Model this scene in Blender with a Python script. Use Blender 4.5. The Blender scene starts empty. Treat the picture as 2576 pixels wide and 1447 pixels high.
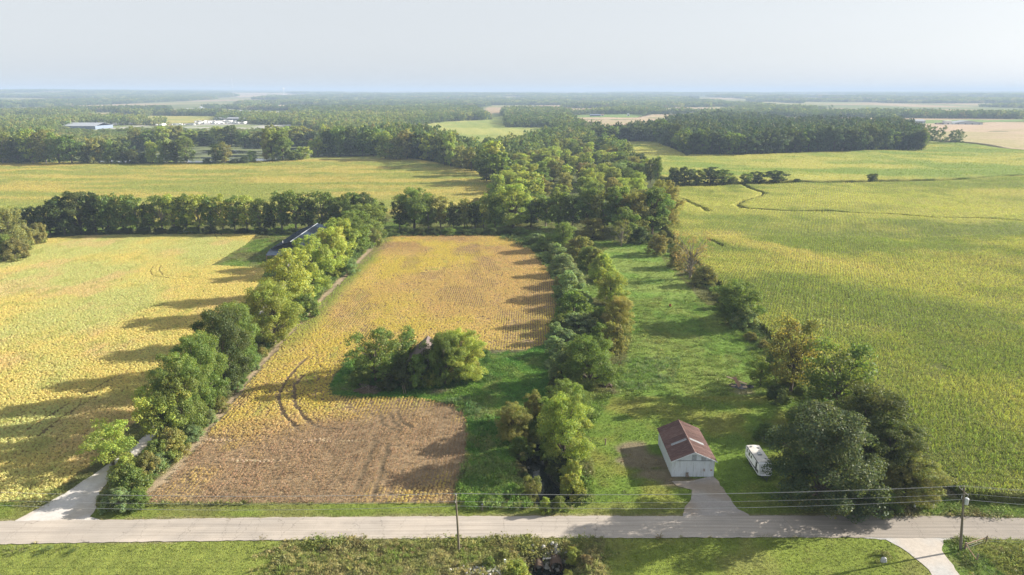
import bpy, math, random
import numpy as np
from mathutils import Vector, Matrix
from mathutils.geometry import delaunay_2d_cdt

random.seed(7)
rng = np.random.default_rng(11)
S = bpy.context.scene
COL = S.collection
R = math.radians

# ------------------------------------------------------------------ camera, sky, sun, exposure
CAM_H = 70.0
PITCH = R(16.02)
F_PX = 1024 * 24 / 36.0
cam_d = bpy.data.cameras.new('camera')
cam_d.lens = 24; cam_d.sensor_width = 36; cam_d.clip_end = 60000; cam_d.clip_start = 1
cam = bpy.data.objects.new('camera', cam_d)
COL.objects.link(cam)
cam.location = (0, 0, CAM_H)
cam.rotation_euler = (math.pi / 2 - PITCH, 0, 0)
S.camera = cam

SUN_EL, SUN_DIR = R(23), R(14.5)          # SUN_DIR: angle from +X towards +Y
to_sun = Vector((math.cos(SUN_EL) * math.cos(SUN_DIR), math.cos(SUN_EL) * math.sin(SUN_DIR), math.sin(SUN_EL)))
world = bpy.data.worlds.new('World'); S.world = world; world.use_nodes = True
wn = world.node_tree.nodes; wl = world.node_tree.links
wn.clear()
sky = wn.new('ShaderNodeTexSky'); sky.sky_type = 'NISHITA'; sky.sun_disc = False
sky.sun_elevation = SUN_EL; sky.sun_rotation = math.pi / 2 - SUN_DIR
sky.altitude = 200; sky.air_density = 1.0; sky.dust_density = 1.8; sky.ozone_density = 1.0
hs = wn.new('ShaderNodeHueSaturation'); hs.inputs['Saturation'].default_value = 0.35
bg = wn.new('ShaderNodeBackground'); bg.inputs['Strength'].default_value = 0.10
wo = wn.new('ShaderNodeOutputWorld')
veil = wn.new('ShaderNodeMix'); veil.data_type = 'RGBA'; veil.inputs[0].default_value = 0.85   # thin even overcast over the whole dome
veil.inputs[7].default_value = (2.14, 2.25, 2.38, 1)
wl.new(sky.outputs[0], hs.inputs['Color']); wl.new(hs.outputs[0], veil.inputs[6]); wl.new(veil.outputs[2], bg.inputs[0]); wl.new(bg.outputs[0], wo.inputs[0])
sun_d = bpy.data.lights.new('sun', 'SUN'); sun_d.energy = 4.6; sun_d.angle = R(0.5); sun_d.color = (1.0, 0.92, 0.79)
sun = bpy.data.objects.new('sun', sun_d); COL.objects.link(sun)
sun.rotation_euler = to_sun.to_track_quat('Z', 'Y').to_euler()
S.view_settings.view_transform = 'Standard'; S.view_settings.look = 'None'
S.view_settings.exposure = 1.65; S.view_settings.gamma = 1.0; S.view_settings.use_curve_mapping = False
S.render.engine = 'CYCLES'
S.cycles.max_bounces = 5; S.cycles.diffuse_bounces = 3; S.cycles.glossy_bounces = 2
S.cycles.transmission_bounces = 3; S.cycles.transparent_max_bounces = 4; S.cycles.volume_bounces = 0
S.cycles.use_denoising = True
HAZE_DENSITY = 1.55e-4

# ------------------------------------------------------------------ numpy noise
def _h(ix, iy, s):
    n = (ix.astype(np.int64) * 374761393 + iy.astype(np.int64) * 668265263 + s * 974634777) & 0xFFFFFFFF
    n = ((n ^ (n >> 13)) * 1274126177) & 0xFFFFFFFF
    n = n ^ (n >> 16)
    return (n & 0xFFFF) / 65535.0
def vn(x, y, s=0):
    x = np.asarray(x, float); y = np.asarray(y, float)
    ix = np.floor(x); iy = np.floor(y); fx = x - ix; fy = y - iy
    fx = fx * fx * (3 - 2 * fx); fy = fy * fy * (3 - 2 * fy)
    a = _h(ix, iy, s); b = _h(ix + 1, iy, s); c = _h(ix, iy + 1, s); d = _h(ix + 1, iy + 1, s)
    return (a * (1 - fx) + b * fx) * (1 - fy) + (c * (1 - fx) + d * fx) * fy
def fbm(x, y, s=0, o=4):
    t = 0; a = 0.5; n = 0
    for i in range(o):
        t = t + a * vn(x, y, s + i * 17); n += a
        x = np.asarray(x) * 2.03 + 5.1; y = np.asarray(y) * 2.03 + 1.7; a *= 0.5
    return t / n
def sm(x, a, b):
    t = np.clip((np.asarray(x, float) - a) / (b - a), 0, 1)
    return t * t * (3 - 2 * t)
def mixc(a, b, t):
    a = np.asarray(a, float); b = np.asarray(b, float); t = np.asarray(t)[..., None]
    return a * (1 - t) + b * t
def inside(x, y, poly):
    x = np.asarray(x); y = np.asarray(y); r = np.zeros(x.shape, bool)
    n = len(poly); j = n - 1
    for i in range(n):
        xi, yi = poly[i]; xj, yj = poly[j]
        if yi != yj:
            c = ((yi > y) != (yj > y)) & (x < (xj - xi) * (y - yi) / (yj - yi) + xi)
            r ^= c
        j = i
    return r
def dpoly(x, y, pts, closed=False):
    x = np.asarray(x, float); y = np.asarray(y, float)
    d = np.full(x.shape, 1e9); pts = list(pts)
    if closed: pts = pts + [pts[0]]
    for (ax, ay), (bx, by) in zip(pts[:-1], pts[1:]):
        vx, vy = bx - ax, by - ay; L = vx * vx + vy * vy + 1e-9
        t = np.clip(((x - ax) * vx + (y - ay) * vy) / L, 0, 1)
        d = np.minimum(d, np.hypot(x - ax - t * vx, y - ay - t * vy))
    return d

# ------------------------------------------------------------------ photo measurement -> ground position
def at0(u, v, z=0.0):
    """u, v measured on the 2575 x 1447 view of the photograph."""
    px, py = u / 2.5146, v / 2.5146
    dep = PITCH + math.atan((py - 287.5) / F_PX)
    y = (CAM_H - z) / math.tan(max(dep, 0.0008))
    d = y * math.cos(PITCH) + (CAM_H - z) * math.sin(PITCH)
    return ((px - 512) / F_PX * d, y)
def P0(l, z=0.0): return [at0(u, v, z) for u, v in l]

ROAD_N = P0([(-900, 1318), (-400, 1314), (0, 1311), (300, 1308), (700, 1302), (1150, 1299), (1700, 1298), (2150, 1297), (2400, 1299), (2575, 1304), (2900, 1312), (3500, 1325)])
ROAD_S = P0([(-900, 1380), (-400, 1374), (0, 1369), (300, 1364), (700, 1359), (1150, 1354), (1700, 1353), (2150, 1352), (2400, 1354), (2575, 1358), (2900, 1366), (3500, 1382)])
ROAD_C = [((a[0] + b[0]) / 2, (a[1] + b[1]) / 2) for a, b in zip(ROAD_N, ROAD_S)]
CREEK_N = P0([(1392, 1262), (1385, 1240), (1352, 1195), (1342, 1150), (1348, 1105), (1395, 1045), (1440, 985)], -2.4)
CREEK_S = [(5.6, 91.2), (6.0, 86.0), (5.0, 80.0), (6.0, 70.0)]
PROP_A, PROP_B = at0(2300, 1285), at0(1605, 527)
def prop_x(y):
    t = (np.asarray(y, float) - PROP_A[1]) / (PROP_B[1] - PROP_A[1])
    return PROP_A[0] + t * (PROP_B[0] - PROP_A[0])

def tz(x, y):
    x = np.asarray(x, float); y = np.asarray(y, float)
    road = sm(dpoly(x, y, ROAD_C), 4.5, 7.5)
    z = 0.07 * (fbm(x / 7, y / 7, 3) - 0.5) * road
    und = np.maximum(sm(x - prop_x(y), 6, 70) * sm(y, 112, 190), sm(y, 430, 620))
    z = z + und * (5.5 * (fbm(x / 105, y / 80, 21, 3) - 0.5) + 1.6 * (fbm(x / 38, y / 30, 25, 2) - 0.5))
    d = np.hypot(x, y)
    z = z + sm(d, 3000, 9500) * (8 + 46 * fbm(x / 2300, y / 1500, 5, 3) + 44 * sm(-x, 1500, 7000) + 10 * sm(x, 3000, 7000)) * 1.0
    z = z + sm(d, 1100, 3000) * 9 * (fbm(x / 700, y / 420, 9, 3) - 0.5)
    dn = dpoly(x, y, CREEK_N); hb = 1.3 + 2.3 * sm(y, 118, 107)
    dep = 2.9 * sm(y, 150, 128) * sm(y, 103.2, 106.0) + 0.8 * sm(y, 200, 150) * sm(y, 125, 145)
    z = z - dep * (1 - sm(dn, hb * 0.6, hb + 3.4 + 1.2 * fbm(x / 4, y / 4, 8)))
    ds = dpoly(x, y, CREEK_S)
    z = z - 2.8 * sm(y, 94.6, 91.2) * (1 - sm(ds, 1.6, 6.0 + 1.5 * fbm(x / 4, y / 4, 8)))
    # roadside ditch south of the road
    z = z - 0.45 * np.exp(-((y - np.interp(x, [p[0] for p in ROAD_S], [p[1] for p in ROAD_S]) + 3.0) / 1.1) ** 2) * sm(-x, -3, 10)
    return z
def tz1(x, y): return float(tz(np.array([x]), np.array([y]))[0])
def at(u, v, h=0.0):
    z = h
    for _ in range(6):
        x, y = at0(u, v, z); z = 0.5 * z + 0.5 * (tz1(x, y) + h)
    return (x, y)
def PA(l): return [at(u, v) for u, v in l]

# ------------------------------------------------------------------ object helpers
def tag(o, label=None, cat=None, group=None, kind=None):
    if label: o['label'] = label
    if cat: o['category'] = cat
    if group: o['group'] = group
    if kind: o['kind'] = kind
    return o
def link(o, parent=None):
    COL.objects.link(o)
    if parent is not None: o.parent = parent
    return o
def empty(name, loc, rz=0.0):
    o = bpy.data.objects.new(name, None); o.location = loc; o.rotation_euler[2] = rz
    o.empty_display_size = 0.5
    return link(o)
def mesh_np(name, V, F, mat=None, col=None, smooth=False):
    """V (n,3) array; F list of faces or (m,k) int array; col (n,3|4) point colours."""
    me = bpy.data.meshes.new(name)
    V = np.asarray(V, np.float32)
    if isinstance(F, np.ndarray):
        m, k = F.shape
        me.vertices.add(len(V)); me.vertices.foreach_set('co', V.ravel())
        me.loops.add(m * k); me.loops.foreach_set('vertex_index', F.astype(np.int32).ravel())
        me.polygons.add(m); me.polygons.foreach_set('loop_start', np.arange(0, m * k, k, dtype=np.int32))
        me.polygons.foreach_set('loop_total', np.full(m, k, np.int32))
        me.update(calc_edges=True)
    else:
        me.from_pydata([tuple(v) for v in V.tolist()], [], F); me.update()
    if col is not None:
        c = np.ones((len(V), 4), np.float32); col = np.asarray(col); c[:, :col.shape[1]] = col
        a = me.color_attributes.new('col', 'FLOAT_COLOR', 'POINT'); a.data.foreach_set('color', c.ravel())
    if mat is not None: me.materials.append(mat)
    if smooth: me.polygons.foreach_set('use_smooth', np.ones(len(me.polygons), bool))
    return me

class MB:
    """small mesh builder: boxes, tubes, prisms, joined as one mesh"""
    def __init__(s): s.v = []; s.f = []
    def add(s, vs, fs):
        n = len(s.v); s.v += [tuple(p) for p in vs]; s.f += [tuple(i + n for i in f) for f in fs]; return s
    def box(s, x0, x1, y0, y1, z0, z1):
        return s.add([(x0, y0, z0), (x1, y0, z0), (x1, y1, z0), (x0, y1, z0), (x0, y0, z1), (x1, y0, z1), (x1, y1, z1), (x0, y1, z1)],
                     [(0, 3, 2, 1), (4, 5, 6, 7), (0, 1, 5, 4), (1, 2, 6, 5), (2, 3, 7, 6), (3, 0, 4, 7)])
    def tube(s, pts, rads, n=8, cap=True):
        rings = []
        for i, p in enumerate(pts):
            p = Vector(p)
            a = Vector(pts[max(i - 1, 0)]); b = Vector(pts[min(i + 1, len(pts) - 1)])
            t = (b - a).normalized(); u = t.orthogonal().normalized() if abs(t.z) > .99 else t.cross(Vector((0, 0, 1))).normalized()
            w = t.cross(u); r = rads[i] if hasattr(rads, '__len__') else rads
            rings.append([tuple(p + (u * math.cos(2 * math.pi * k / n) + w * math.sin(2 * math.pi * k / n)) * r) for k in range(n)])
        vs = [q for ring in rings for q in ring]; fs = []
        for i in range(len(rings) - 1):
            for k in range(n):
                a = i * n + k; b = i * n + (k + 1) % n
                fs.append((a, b, b + n, a + n))
        if cap: fs.append(tuple(range(n))[::-1]); fs.append(tuple((len(rings) - 1) * n + k for k in range(n)))
        return s.add(vs, fs)
    def bar(s, a, b, w, h=None):
        """rectangular bar between two points"""
        h = h or w; a = Vector(a); b = Vector(b); t = (b - a).normalized()
        u = Vector((1, 0, 0)) if abs(t.z) > .99 else t.cross(Vector((0, 0, 1))).normalized()
        k = t.cross(u); vs = []
        for p in (a, b):
            for i, j in ((-1, -1), (1, -1), (1, 1), (-1, 1)): vs.append(tuple(p + u * (w / 2 * i) + k * (h / 2 * j)))
        return s.add(vs, [(0, 3, 2, 1), (4, 5, 6, 7), (0, 1, 5, 4), (1, 2, 6, 5), (2, 3, 7, 6), (3, 0, 4, 7)])
    def prism(s, poly, y0, y1, axis='y'):
        """poly in (a, z) swept along axis"""
        n = len(poly)
        if axis == 'y': vs = [(a, y0, z) for a, z in poly] + [(a, y1, z) for a, z in poly]
        else: vs = [(y0, a, z) for a, z in poly] + [(y1, a, z) for a, z in poly]
        return s.add(vs, [tuple(range(n)), tuple(range(2 * n - 1, n - 1, -1))] + [(i, i + n, (i + 1) % n + n, (i + 1) % n) for i in range(n)])
    def mesh(s, name, mat):
        me = bpy.data.meshes.new(name); me.from_pydata(s.v, [], s.f)
        import bmesh
        bm = bmesh.new(); bm.from_mesh(me); bmesh.ops.recalc_face_normals(bm, faces=bm.faces); bm.to_mesh(me); bm.free()
        if mat: me.materials.append(mat)
        return me
    def build(s, name, mat, parent=None, loc=None):
        o = bpy.data.objects.new(name, s.mesh(name, mat)); link(o, parent)
        if loc: o.location = loc
        return o
def copy_tree(o, parent=None):
    c = o.copy(); COL.objects.link(c); c.parent = parent
    for ch in list(o.children): copy_tree(ch, c)
    return c

# ------------------------------------------------------------------ materials
def new_mat(name):
    m = bpy.data.materials.new(name); m.use_nodes = True
    n = m.node_tree.nodes; n.clear()
    return m, n, m.node_tree.links
def simple(name, color, rough=0.6, var=0.25, scale=3.0, metal=0.0, bump=0.0, dirt=None, spec=0.3, stretch=(1, 1, 1), dirt_amt=0.5, dirt_scale=1.2):
    m, n, l = new_mat(name)
    out = n.new('ShaderNodeOutputMaterial'); b = n.new('ShaderNodeBsdfPrincipled')
    tc = n.new('ShaderNodeTexCoord'); mp = n.new('ShaderNodeMapping'); mp.inputs['Scale'].default_value = stretch
    l.new(tc.outputs['Object'], mp.inputs['Vector'])
    nz = n.new('ShaderNodeTexNoise'); nz.inputs['Scale'].default_value = scale; nz.inputs['Detail'].default_value = 6
    l.new(mp.outputs[0], nz.inputs['Vector'])
    mr = n.new('ShaderNodeMapRange'); mr.inputs[1].default_value = 0.25; mr.inputs[2].default_value = 0.75
    mr.inputs[3].default_value = 1 - var; mr.inputs[4].default_value = 1 + var
    l.new(nz.outputs['Fac'], mr.inputs[0])
    mx = n.new('ShaderNodeMix'); mx.data_type = 'RGBA'; mx.blend_type = 'MULTIPLY'; mx.inputs[0].default_value = 1
    mx.inputs[6].default_value = (*color, 1); l.new(mr.outputs[0], mx.inputs[7])
    src = mx.outputs[2]
    if dirt:
        n2 = n.new('ShaderNodeTexNoise'); n2.inputs['Scale'].default_value = dirt_scale; n2.inputs['Detail'].default_value = 8; n2.inputs['Roughness'].default_value = 0.7
        l.new(mp.outputs[0], n2.inputs['Vector'])
        r2 = n.new('ShaderNodeMapRange'); r2.inputs[1].default_value = 0.5; r2.inputs[2].default_value = 0.68; r2.inputs[4].default_value = dirt_amt
        l.new(n2.outputs['Fac'], r2.inputs[0])
        m2 = n.new('ShaderNodeMix'); m2.data_type = 'RGBA'; l.new(r2.outputs[0], m2.inputs[0]); l.new(src, m2.inputs[6]); m2.inputs[7].default_value = (*dirt, 1)
        src = m2.outputs[2]
    l.new(src, b.inputs['Base Color']); b.inputs['Roughness'].default_value = rough; b.inputs['Metallic'].default_value = metal
    b.inputs['Specular IOR Level'].default_value = spec
    if bump:
        bp = n.new('ShaderNodeBump'); bp.inputs['Strength'].default_value = 1; bp.inputs['Distance'].default_value = bump
        l.new(nz.outputs['Fac'], bp.inputs['Height']); l.new(bp.outputs[0], b.inputs['Normal'])
    l.new(b.outputs[0], out.inputs[0])
    return m
def foliage_mat(name, mode, transl=0.42, attr='col'):
    """mode 'object': tint = object colour x per-leaf attribute; 'instancer': tint = instance attribute x per-leaf attribute"""
    m, n, l = new_mat(name)
    out = n.new('ShaderNodeOutputMaterial')
    a = n.new('ShaderNodeAttribute'); a.attribute_name = 'leaf'; a.attribute_type = 'GEOMETRY'
    if mode == 'object':
        t = n.new('ShaderNodeObjectInfo'); tint = t.outputs['Color']
    else:
        t = n.new('ShaderNodeAttribute'); t.attribute_name = attr; t.attribute_type = 'INSTANCER'; tint = t.outputs['Color']
    mx = n.new('ShaderNodeMix'); mx.data_type = 'RGBA'; mx.blend_type = 'MULTIPLY'; mx.inputs[0].default_value = 1
    l.new(tint, mx.inputs[6]); l.new(a.outputs['Color'], mx.inputs[7])
    d = n.new('ShaderNodeBsdfDiffuse'); l.new(mx.outputs[2], d.inputs[0])
    g = n.new('ShaderNodeBsdfGlossy'); g.inputs['Roughness'].default_value = 0.5; g.inputs[0].default_value = (0.9, 0.9, 0.85, 1)
    tr = n.new('ShaderNodeBsdfTranslucent')
    hs = n.new('ShaderNodeMix'); hs.data_type = 'RGBA'; hs.blend_type = 'MULTIPLY'; hs.inputs[0].default_value = 1
    l.new(mx.outputs[2], hs.inputs[6]); hs.inputs[7].default_value = ((1.5, 1.45, 0.7, 1) if attr == 'col' and 'crop' not in name else (1.22, 1.28, 0.85, 1))
    l.new(hs.outputs[2], tr.inputs[0])
    m1 = n.new('ShaderNodeMixShader'); m1.inputs[0].default_value = transl; l.new(d.outputs[0], m1.inputs[1]); l.new(tr.outputs[0], m1.inputs[2])
    m2 = n.new('ShaderNodeMixShader'); m2.inputs[0].default_value = 0.016; l.new(m1.outputs[0], m2.inputs[1]); l.new(g.outputs[0], m2.inputs[2])
    l.new(m2.outputs[0], out.inputs[0])
    return m
def ground_mat(name, sc1=0.9, sc2=7.0, amp=0.35, bump=0.12, streak=None, rough=0.95):
    """colour attribute 'col' broken up by world-space noise, with relief"""
    m, n, l = new_mat(name)
    out = n.new('ShaderNodeOutputMaterial'); b = n.new('ShaderNodeBsdfPrincipled')
    at_ = n.new('ShaderNodeAttribute'); at_.attribute_name = 'col'
    geo = n.new('ShaderNodeNewGeometry')
    mp = n.new('ShaderNodeMapping'); mp.inputs['Scale'].default_value = streak or (1, 1, 1)
    l.new(geo.outputs['Position'], mp.inputs['Vector'])
    vals = []
    for s_, a_ in ((sc1, amp * 0.6), (sc2, amp)):
        nz = n.new('ShaderNodeTexNoise'); nz.inputs['Scale'].default_value = s_; nz.inputs['Detail'].default_value = 5; nz.inputs['Roughness'].default_value = 0.65
        l.new(mp.outputs[0], nz.inputs['Vector'])
        mr = n.new('ShaderNodeMapRange'); mr.inputs[1].default_value = 0.3; mr.inputs[2].default_value = 0.7
        mr.inputs[3].default_value = 1 - a_; mr.inputs[4].default_value = 1 + a_
        l.new(nz.outputs['Fac'], mr.inputs[0]); vals.append((nz, mr))
    mm = n.new('ShaderNodeMath'); mm.operation = 'MULTIPLY'; l.new(vals[0][1].outputs[0], mm.inputs[0]); l.new(vals[1][1].outputs[0], mm.inputs[1])
    mx = n.new('ShaderNodeMix'); mx.data_type = 'RGBA'; mx.blend_type = 'MULTIPLY'; mx.inputs[0].default_value = 1
    l.new(at_.outputs['Color'], mx.inputs[6]); l.new(mm.outputs[0], mx.inputs[7])
    l.new(mx.outputs[2], b.inputs['Base Color']); b.inputs['Roughness'].default_value = rough; b.inputs['Specular IOR Level'].default_value = 0.1
    bp = n.new('ShaderNodeBump'); bp.inputs['Strength'].default_value = 1; bp.inputs['Distance'].default_value = bump
    ad = n.new('ShaderNodeMath'); ad.operation = 'ADD'; l.new(vals[0][0].outputs['Fac'], ad.inputs[0]); l.new(vals[1][0].outputs['Fac'], ad.inputs[1])
    l.new(ad.outputs[0], bp.inputs['Height']); l.new(bp.outputs[0], b.inputs['Normal'])
    l.new(b.outputs[0], out.inputs[0])
    return m
M_GROUND = ground_mat('ground_cover', 0.8, 5.0, 0.28, 0.22)
M_CANOPY = ground_mat('crop_canopy', 0.25, 1.6, 0.25, 0.8)
M_LEAF = foliage_mat('tree_leaves', 'object')
M_LEAF_I = foliage_mat('far_tree_leaves', 'instancer')
M_CROP = foliage_mat('crop_leaves', 'instancer', 0.3)
M_BARK = simple('bark', (0.10, 0.08, 0.06), 0.95, 0.4, 6)
M_BARK_PALE = simple('pale_bark', (0.22, 0.19, 0.15), 0.95, 0.4, 6)
M_WATER, _n, _l = new_mat('still_water')
_o = _n.new('ShaderNodeOutputMaterial'); _b = _n.new('ShaderNodeBsdfPrincipled')
_b.inputs['Base Color'].default_value = (0.012, 0.016, 0.012, 1); _b.inputs['Roughness'].default_value = 0.06; _b.inputs['IOR'].default_value = 1.33
_b.inputs['Specular IOR Level'].default_value = 0.6
_z = _n.new('ShaderNodeTexNoise'); _z.inputs['Scale'].default_value = 1.5; _z.inputs['Detail'].default_value = 3
_g = _n.new('ShaderNodeNewGeometry'); _l.new(_g.outputs['Position'], _z.inputs['Vector'])
_p = _n.new('ShaderNodeBump'); _p.inputs['Distance'].default_value = 0.02; _l.new(_z.outputs['Fac'], _p.inputs['Height']); _l.new(_p.outputs[0], _b.inputs['Normal'])
_l.new(_b.outputs[0], _o.inputs[0])
# pond: open water with mats of duckweed
M_POND, _n, _l = new_mat('pond_water')
_o = _n.new('ShaderNodeOutputMaterial'); _b = _n.new('ShaderNodeBsdfPrincipled')
_g = _n.new('ShaderNodeNewGeometry'); _m = _n.new('ShaderNodeMapping'); _m.inputs['Scale'].default_value = (0.02, 0.045, 1)
_l.new(_g.outputs['Position'], _m.inputs['Vector'])
_z = _n.new('ShaderNodeTexNoise'); _z.inputs['Scale'].default_value = 1.0; _z.inputs['Detail'].default_value = 5; _l.new(_m.outputs[0], _z.inputs['Vector'])
_r = _n.new('ShaderNodeMapRange'); _r.inputs[1].default_value = 0.5; _r.inputs[2].default_value = 0.54; _l.new(_z.outputs['Fac'], _r.inputs[0])
_x = _n.new('ShaderNodeMix'); _x.data_type = 'RGBA'; _x.inputs[6].default_value = (0.02, 0.025, 0.02, 1); _x.inputs[7].default_value = (0.10, 0.12, 0.035, 1)
_l.new(_r.outputs[0], _x.inputs[0]); _l.new(_x.outputs[2], _b.inputs['Base Color'])
_r2 = _n.new('ShaderNodeMapRange'); _r2.inputs[1].default_value = 0.5; _r2.inputs[2].default_value = 0.54; _r2.inputs[3].default_value = 0.05; _r2.inputs[4].default_value = 0.85
_l.new(_z.outputs['Fac'], _r2.inputs[0]); _l.new(_r2.outputs[0], _b.inputs['Roughness']); _l.new(_b.outputs[0], _o.inputs[0])

# ------------------------------------------------------------------ field outlines
L_POLY = P0([(346, 1266), (443, 1191), (546, 1068), (633, 957), (733, 843), (858, 710), (930, 635), (958, 602), (1000, 592), (1100, 587), (1240, 592), (1300, 605), (1345, 635), (1378, 675), (1397, 715), (1402, 760), (1394, 820), (1371, 866), (1318, 882), (1221, 882), (1150, 885), (1000, 885), (880, 905), (845, 940), (826, 970), (838, 997), (938, 1001), (1035, 1000), (1141, 1016), (1173, 1045), (1175, 1091), (1168, 1165), (1151, 1211), (1145, 1268)])
K_POLY = P0([(-700, 1268), (0, 1266), (110, 1255), (226, 1171), (345, 1060), (430, 975), (520, 880), (600, 785), (655, 705), (668, 676), (530, 669), (616, 617), (646, 590), (400, 590), (200, 594), (100, 604), (0, 632), (-200, 655), (-700, 690)])
F7_POLY = PA([(2420, 1259), (2700, 1272), (3300, 1290), (3500, 900), (3300, 600), (2900, 415), (2575, 446), (2443, 456), (2350, 461), (2206, 463), (2040, 465), (1860, 469), (1690, 476), (1685, 500)]) 
_b0 = PROP_B
F7_POLY += [(_b0[0] + 12, _b0[1] + 12), (_b0[0] + 5, _b0[1])] + [(float(prop_x(y)) + 4.0, y) for y in (360, 300, 250, 200, 160, 135)] + [at(2352, 1205)]
F1_POLY = P0([(-900, 417), (500, 417), (666, 412.5), (750, 406), (816, 400), (948, 397.5), (1008, 402.5), (1108, 416), (1191, 432.5), (1225, 451), (1240, 468), (1230, 500), (1000, 545), (600, 566), (100, 568), (0, 600), (-900, 640)])
F2_POLY = P0([(1008, 322.5), (1125, 306), (1228, 302.5), (1235, 296), (1266, 291.5), (1270, 321), (1378, 322.5), (1400, 350), (1300, 378), (1215, 392), (1120, 385), (1060, 360)])
F3_POLY = P0([(1425, 297), (1600, 296), (1617, 292), (1627, 289), (1765, 288), (1750, 300), (1700, 315), (1620, 345), (1560, 352), (1480, 335), (1440, 312)])
F4_POLY = PA([(1495, 362), (1562, 358), (1653, 359.5), (1700, 381), (1726, 397), (1737, 392), (1867, 393), (2010, 387), (2200, 382.5), (2316, 381), (2331, 357.5), (2426, 364), (2575, 381), (2900, 405), (3400, 440), (3400, 400), (2900, 410), (2575, 440), (2443, 451), (2350, 456), (2206, 458), (2040, 460), (1860, 464), (1690, 468), (1640, 440), (1590, 405)])
F4_POLY = [p for i, p in enumerate(F4_POLY) if i not in (14, 15)]
F6_POLY = P0([(2263, 311), (2900, 309), (3400, 309), (3400, 425), (2900, 403), (2575, 379), (2426, 362), (2333, 356), (2300, 335)])
FARM_STRIP = P0([(1430, 290), (1500, 288), (1610, 289), (1620, 293), (1600, 296), (1425, 297)])
TAN_1 = P0([(1409, 276), (1515, 276), (1540, 281), (1500, 286), (1440, 288), (1415, 284)])
TAN_2 = P0([(1677, 272), (1861, 269), (1880, 274), (1780, 286), (1640, 286)])
SITE = P0([(160, 330), (200, 318), (420, 316), (590, 312), (680, 316), (740, 314), (745, 300), (640, 296), (560, 290), (480, 286), (420, 277), (480, 273), (620, 277), (720, 283), (730, 290), (740, 330), (560, 338), (420, 332), (230, 338)])
SITE_TAN = P0([(212, 285), (340, 291), (380, 302), (300, 305), (240, 300)])
SITE_FIELD = P0([(383, 291), (560, 293), (540, 308), (380, 314), (345, 300)])
POND = P0([(150, 416), (500, 416.5), (660, 412), (745, 405), (812, 399), (930, 397), (935, 388), (860, 378), (640, 369), (490, 368), (340, 384), (200, 396)])
TAN_3 = P0([(665, 267), (760, 265), (860, 268), (1020, 268), (1010, 273), (800, 276), (700, 277)])
TAN_4 = P0([(560, 245), (650, 243), (780, 246), (770, 249), (600, 251)])
FARM_R = P0([(2230, 305), (2300, 303), (2480, 301), (2600, 300), (2600, 309), (2263, 311)])
TAN_5 = P0([(2350, 281), (2575, 278), (2575, 289), (2470, 292), (2380, 293)])
TAN_6 = P0([(2240, 258), (2330, 256), (2380, 259), (2300, 262)])
TAN_7 = P0([(0, 236), (190, 238), (340, 243), (200, 246), (0, 243)])
OPEN = [L_POLY, K_POLY, F7_POLY, F1_POLY, F2_POLY, F3_POLY, F4_POLY, F6_POLY, FARM_STRIP, TAN_1, TAN_2, SITE, SITE_TAN, SITE_FIELD, POND, TAN_3, TAN_4, FARM_R, TAN_5, TAN_6]
PASTURE = P0([(1500, 640), (1560, 610), (1640, 620), (1700, 690), (1800, 790), (1900, 900), (1960, 990), (2050, 1130), (2100, 1220), (2200, 1290), (1500, 1292), (1480, 1100), (1560, 960), (1590, 840), (1570, 740)])
YARD = P0([(826, 970), (845, 940), (880, 905), (1000, 885), (1221, 885), (1371, 868), (1420, 880), (1430, 1000), (1300, 1100), (1290, 1250), (1150, 1260), (1180, 1160), (1175, 1045), (1141, 1014), (938, 999), (838, 995)])
SHED_YARD = P0([(530, 668), (616, 617), (650, 586), (820, 590), (800, 640), (670, 680)])
DIRT = [(at0(1625, 1160), 7.5, 3.2), (at0(1660, 1195), 6, 2.4), (at0(1720, 1215), 6.5, 2.0), (at0(1590, 1130), 4.0, 3.5)]
LANE = P0([(150, 1300), (183, 1262), (212, 1230), (262, 1185), (330, 1128), (385, 1085), (440, 1035), (520, 955), (590, 880), (655, 812), (690, 745), (722, 690), (745, 655)])
DIRTSTRIP = [(p[0] - 1.1, p[1]) for p in P0([(346, 1266), (443, 1191), (546, 1068), (633, 957), (733, 843), (858, 710), (930, 635), (958, 602)])]

G_LAWN = (0.105, 0.150, 0.028); G_MEADOW = (0.088, 0.150, 0.026); G_ROUGH = (0.115, 0.125, 0.045)
G_SOIL = (0.26, 0.19, 0.115); G_STRAW = (0.28, 0.215, 0.125); G_FLOOR = (0.045, 0.055, 0.02)
TRACKS = [P0(t) for t in ([(773, 900), (745, 930), (716, 966), (700, 1000), (710, 1040), (750, 1081)], [(763, 946), (740, 973), (743, 1020), (766, 1051), (800, 1078), (858, 1081)],
    [(898, 1231), (925, 1158), (945, 1110)], [(938, 1252), (965, 1165), (978, 1118)], [(957, 1045), (962, 1068), (985, 1080), (1010, 1085)], [(1000, 1038), (1010, 1062), (1040, 1078)], [(983, 1040), (990, 1060), (1012, 1078)])]
K_TRACKS = [P0(t) for t in ([(385, 672), (378, 685), (385, 695), (440, 703)], [(405, 670), (400, 682), (410, 693), (480, 699)], [(70, 1083), (130, 1045), (200, 1000), (330, 930)], [(95, 1100), (160, 1050), (240, 1000)],
    [(540, 592), (545, 600), (580, 606), (640, 604)], [(555, 590), (565, 597), (600, 601), (640, 600)])]
CORN_GAPS = [PA([(1866, 468), (1890, 481), (1920, 491), (1905, 499), (1871, 508), (1850, 521), (1870, 530), (1976, 537), (2083, 537), (2216, 544.5), (2350, 554), (2575, 562.5), (2900, 575)]),
             PA([(1716, 506), (1750, 522), (1777, 537)]), PA([(1780, 610), (1818, 627)])]

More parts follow.
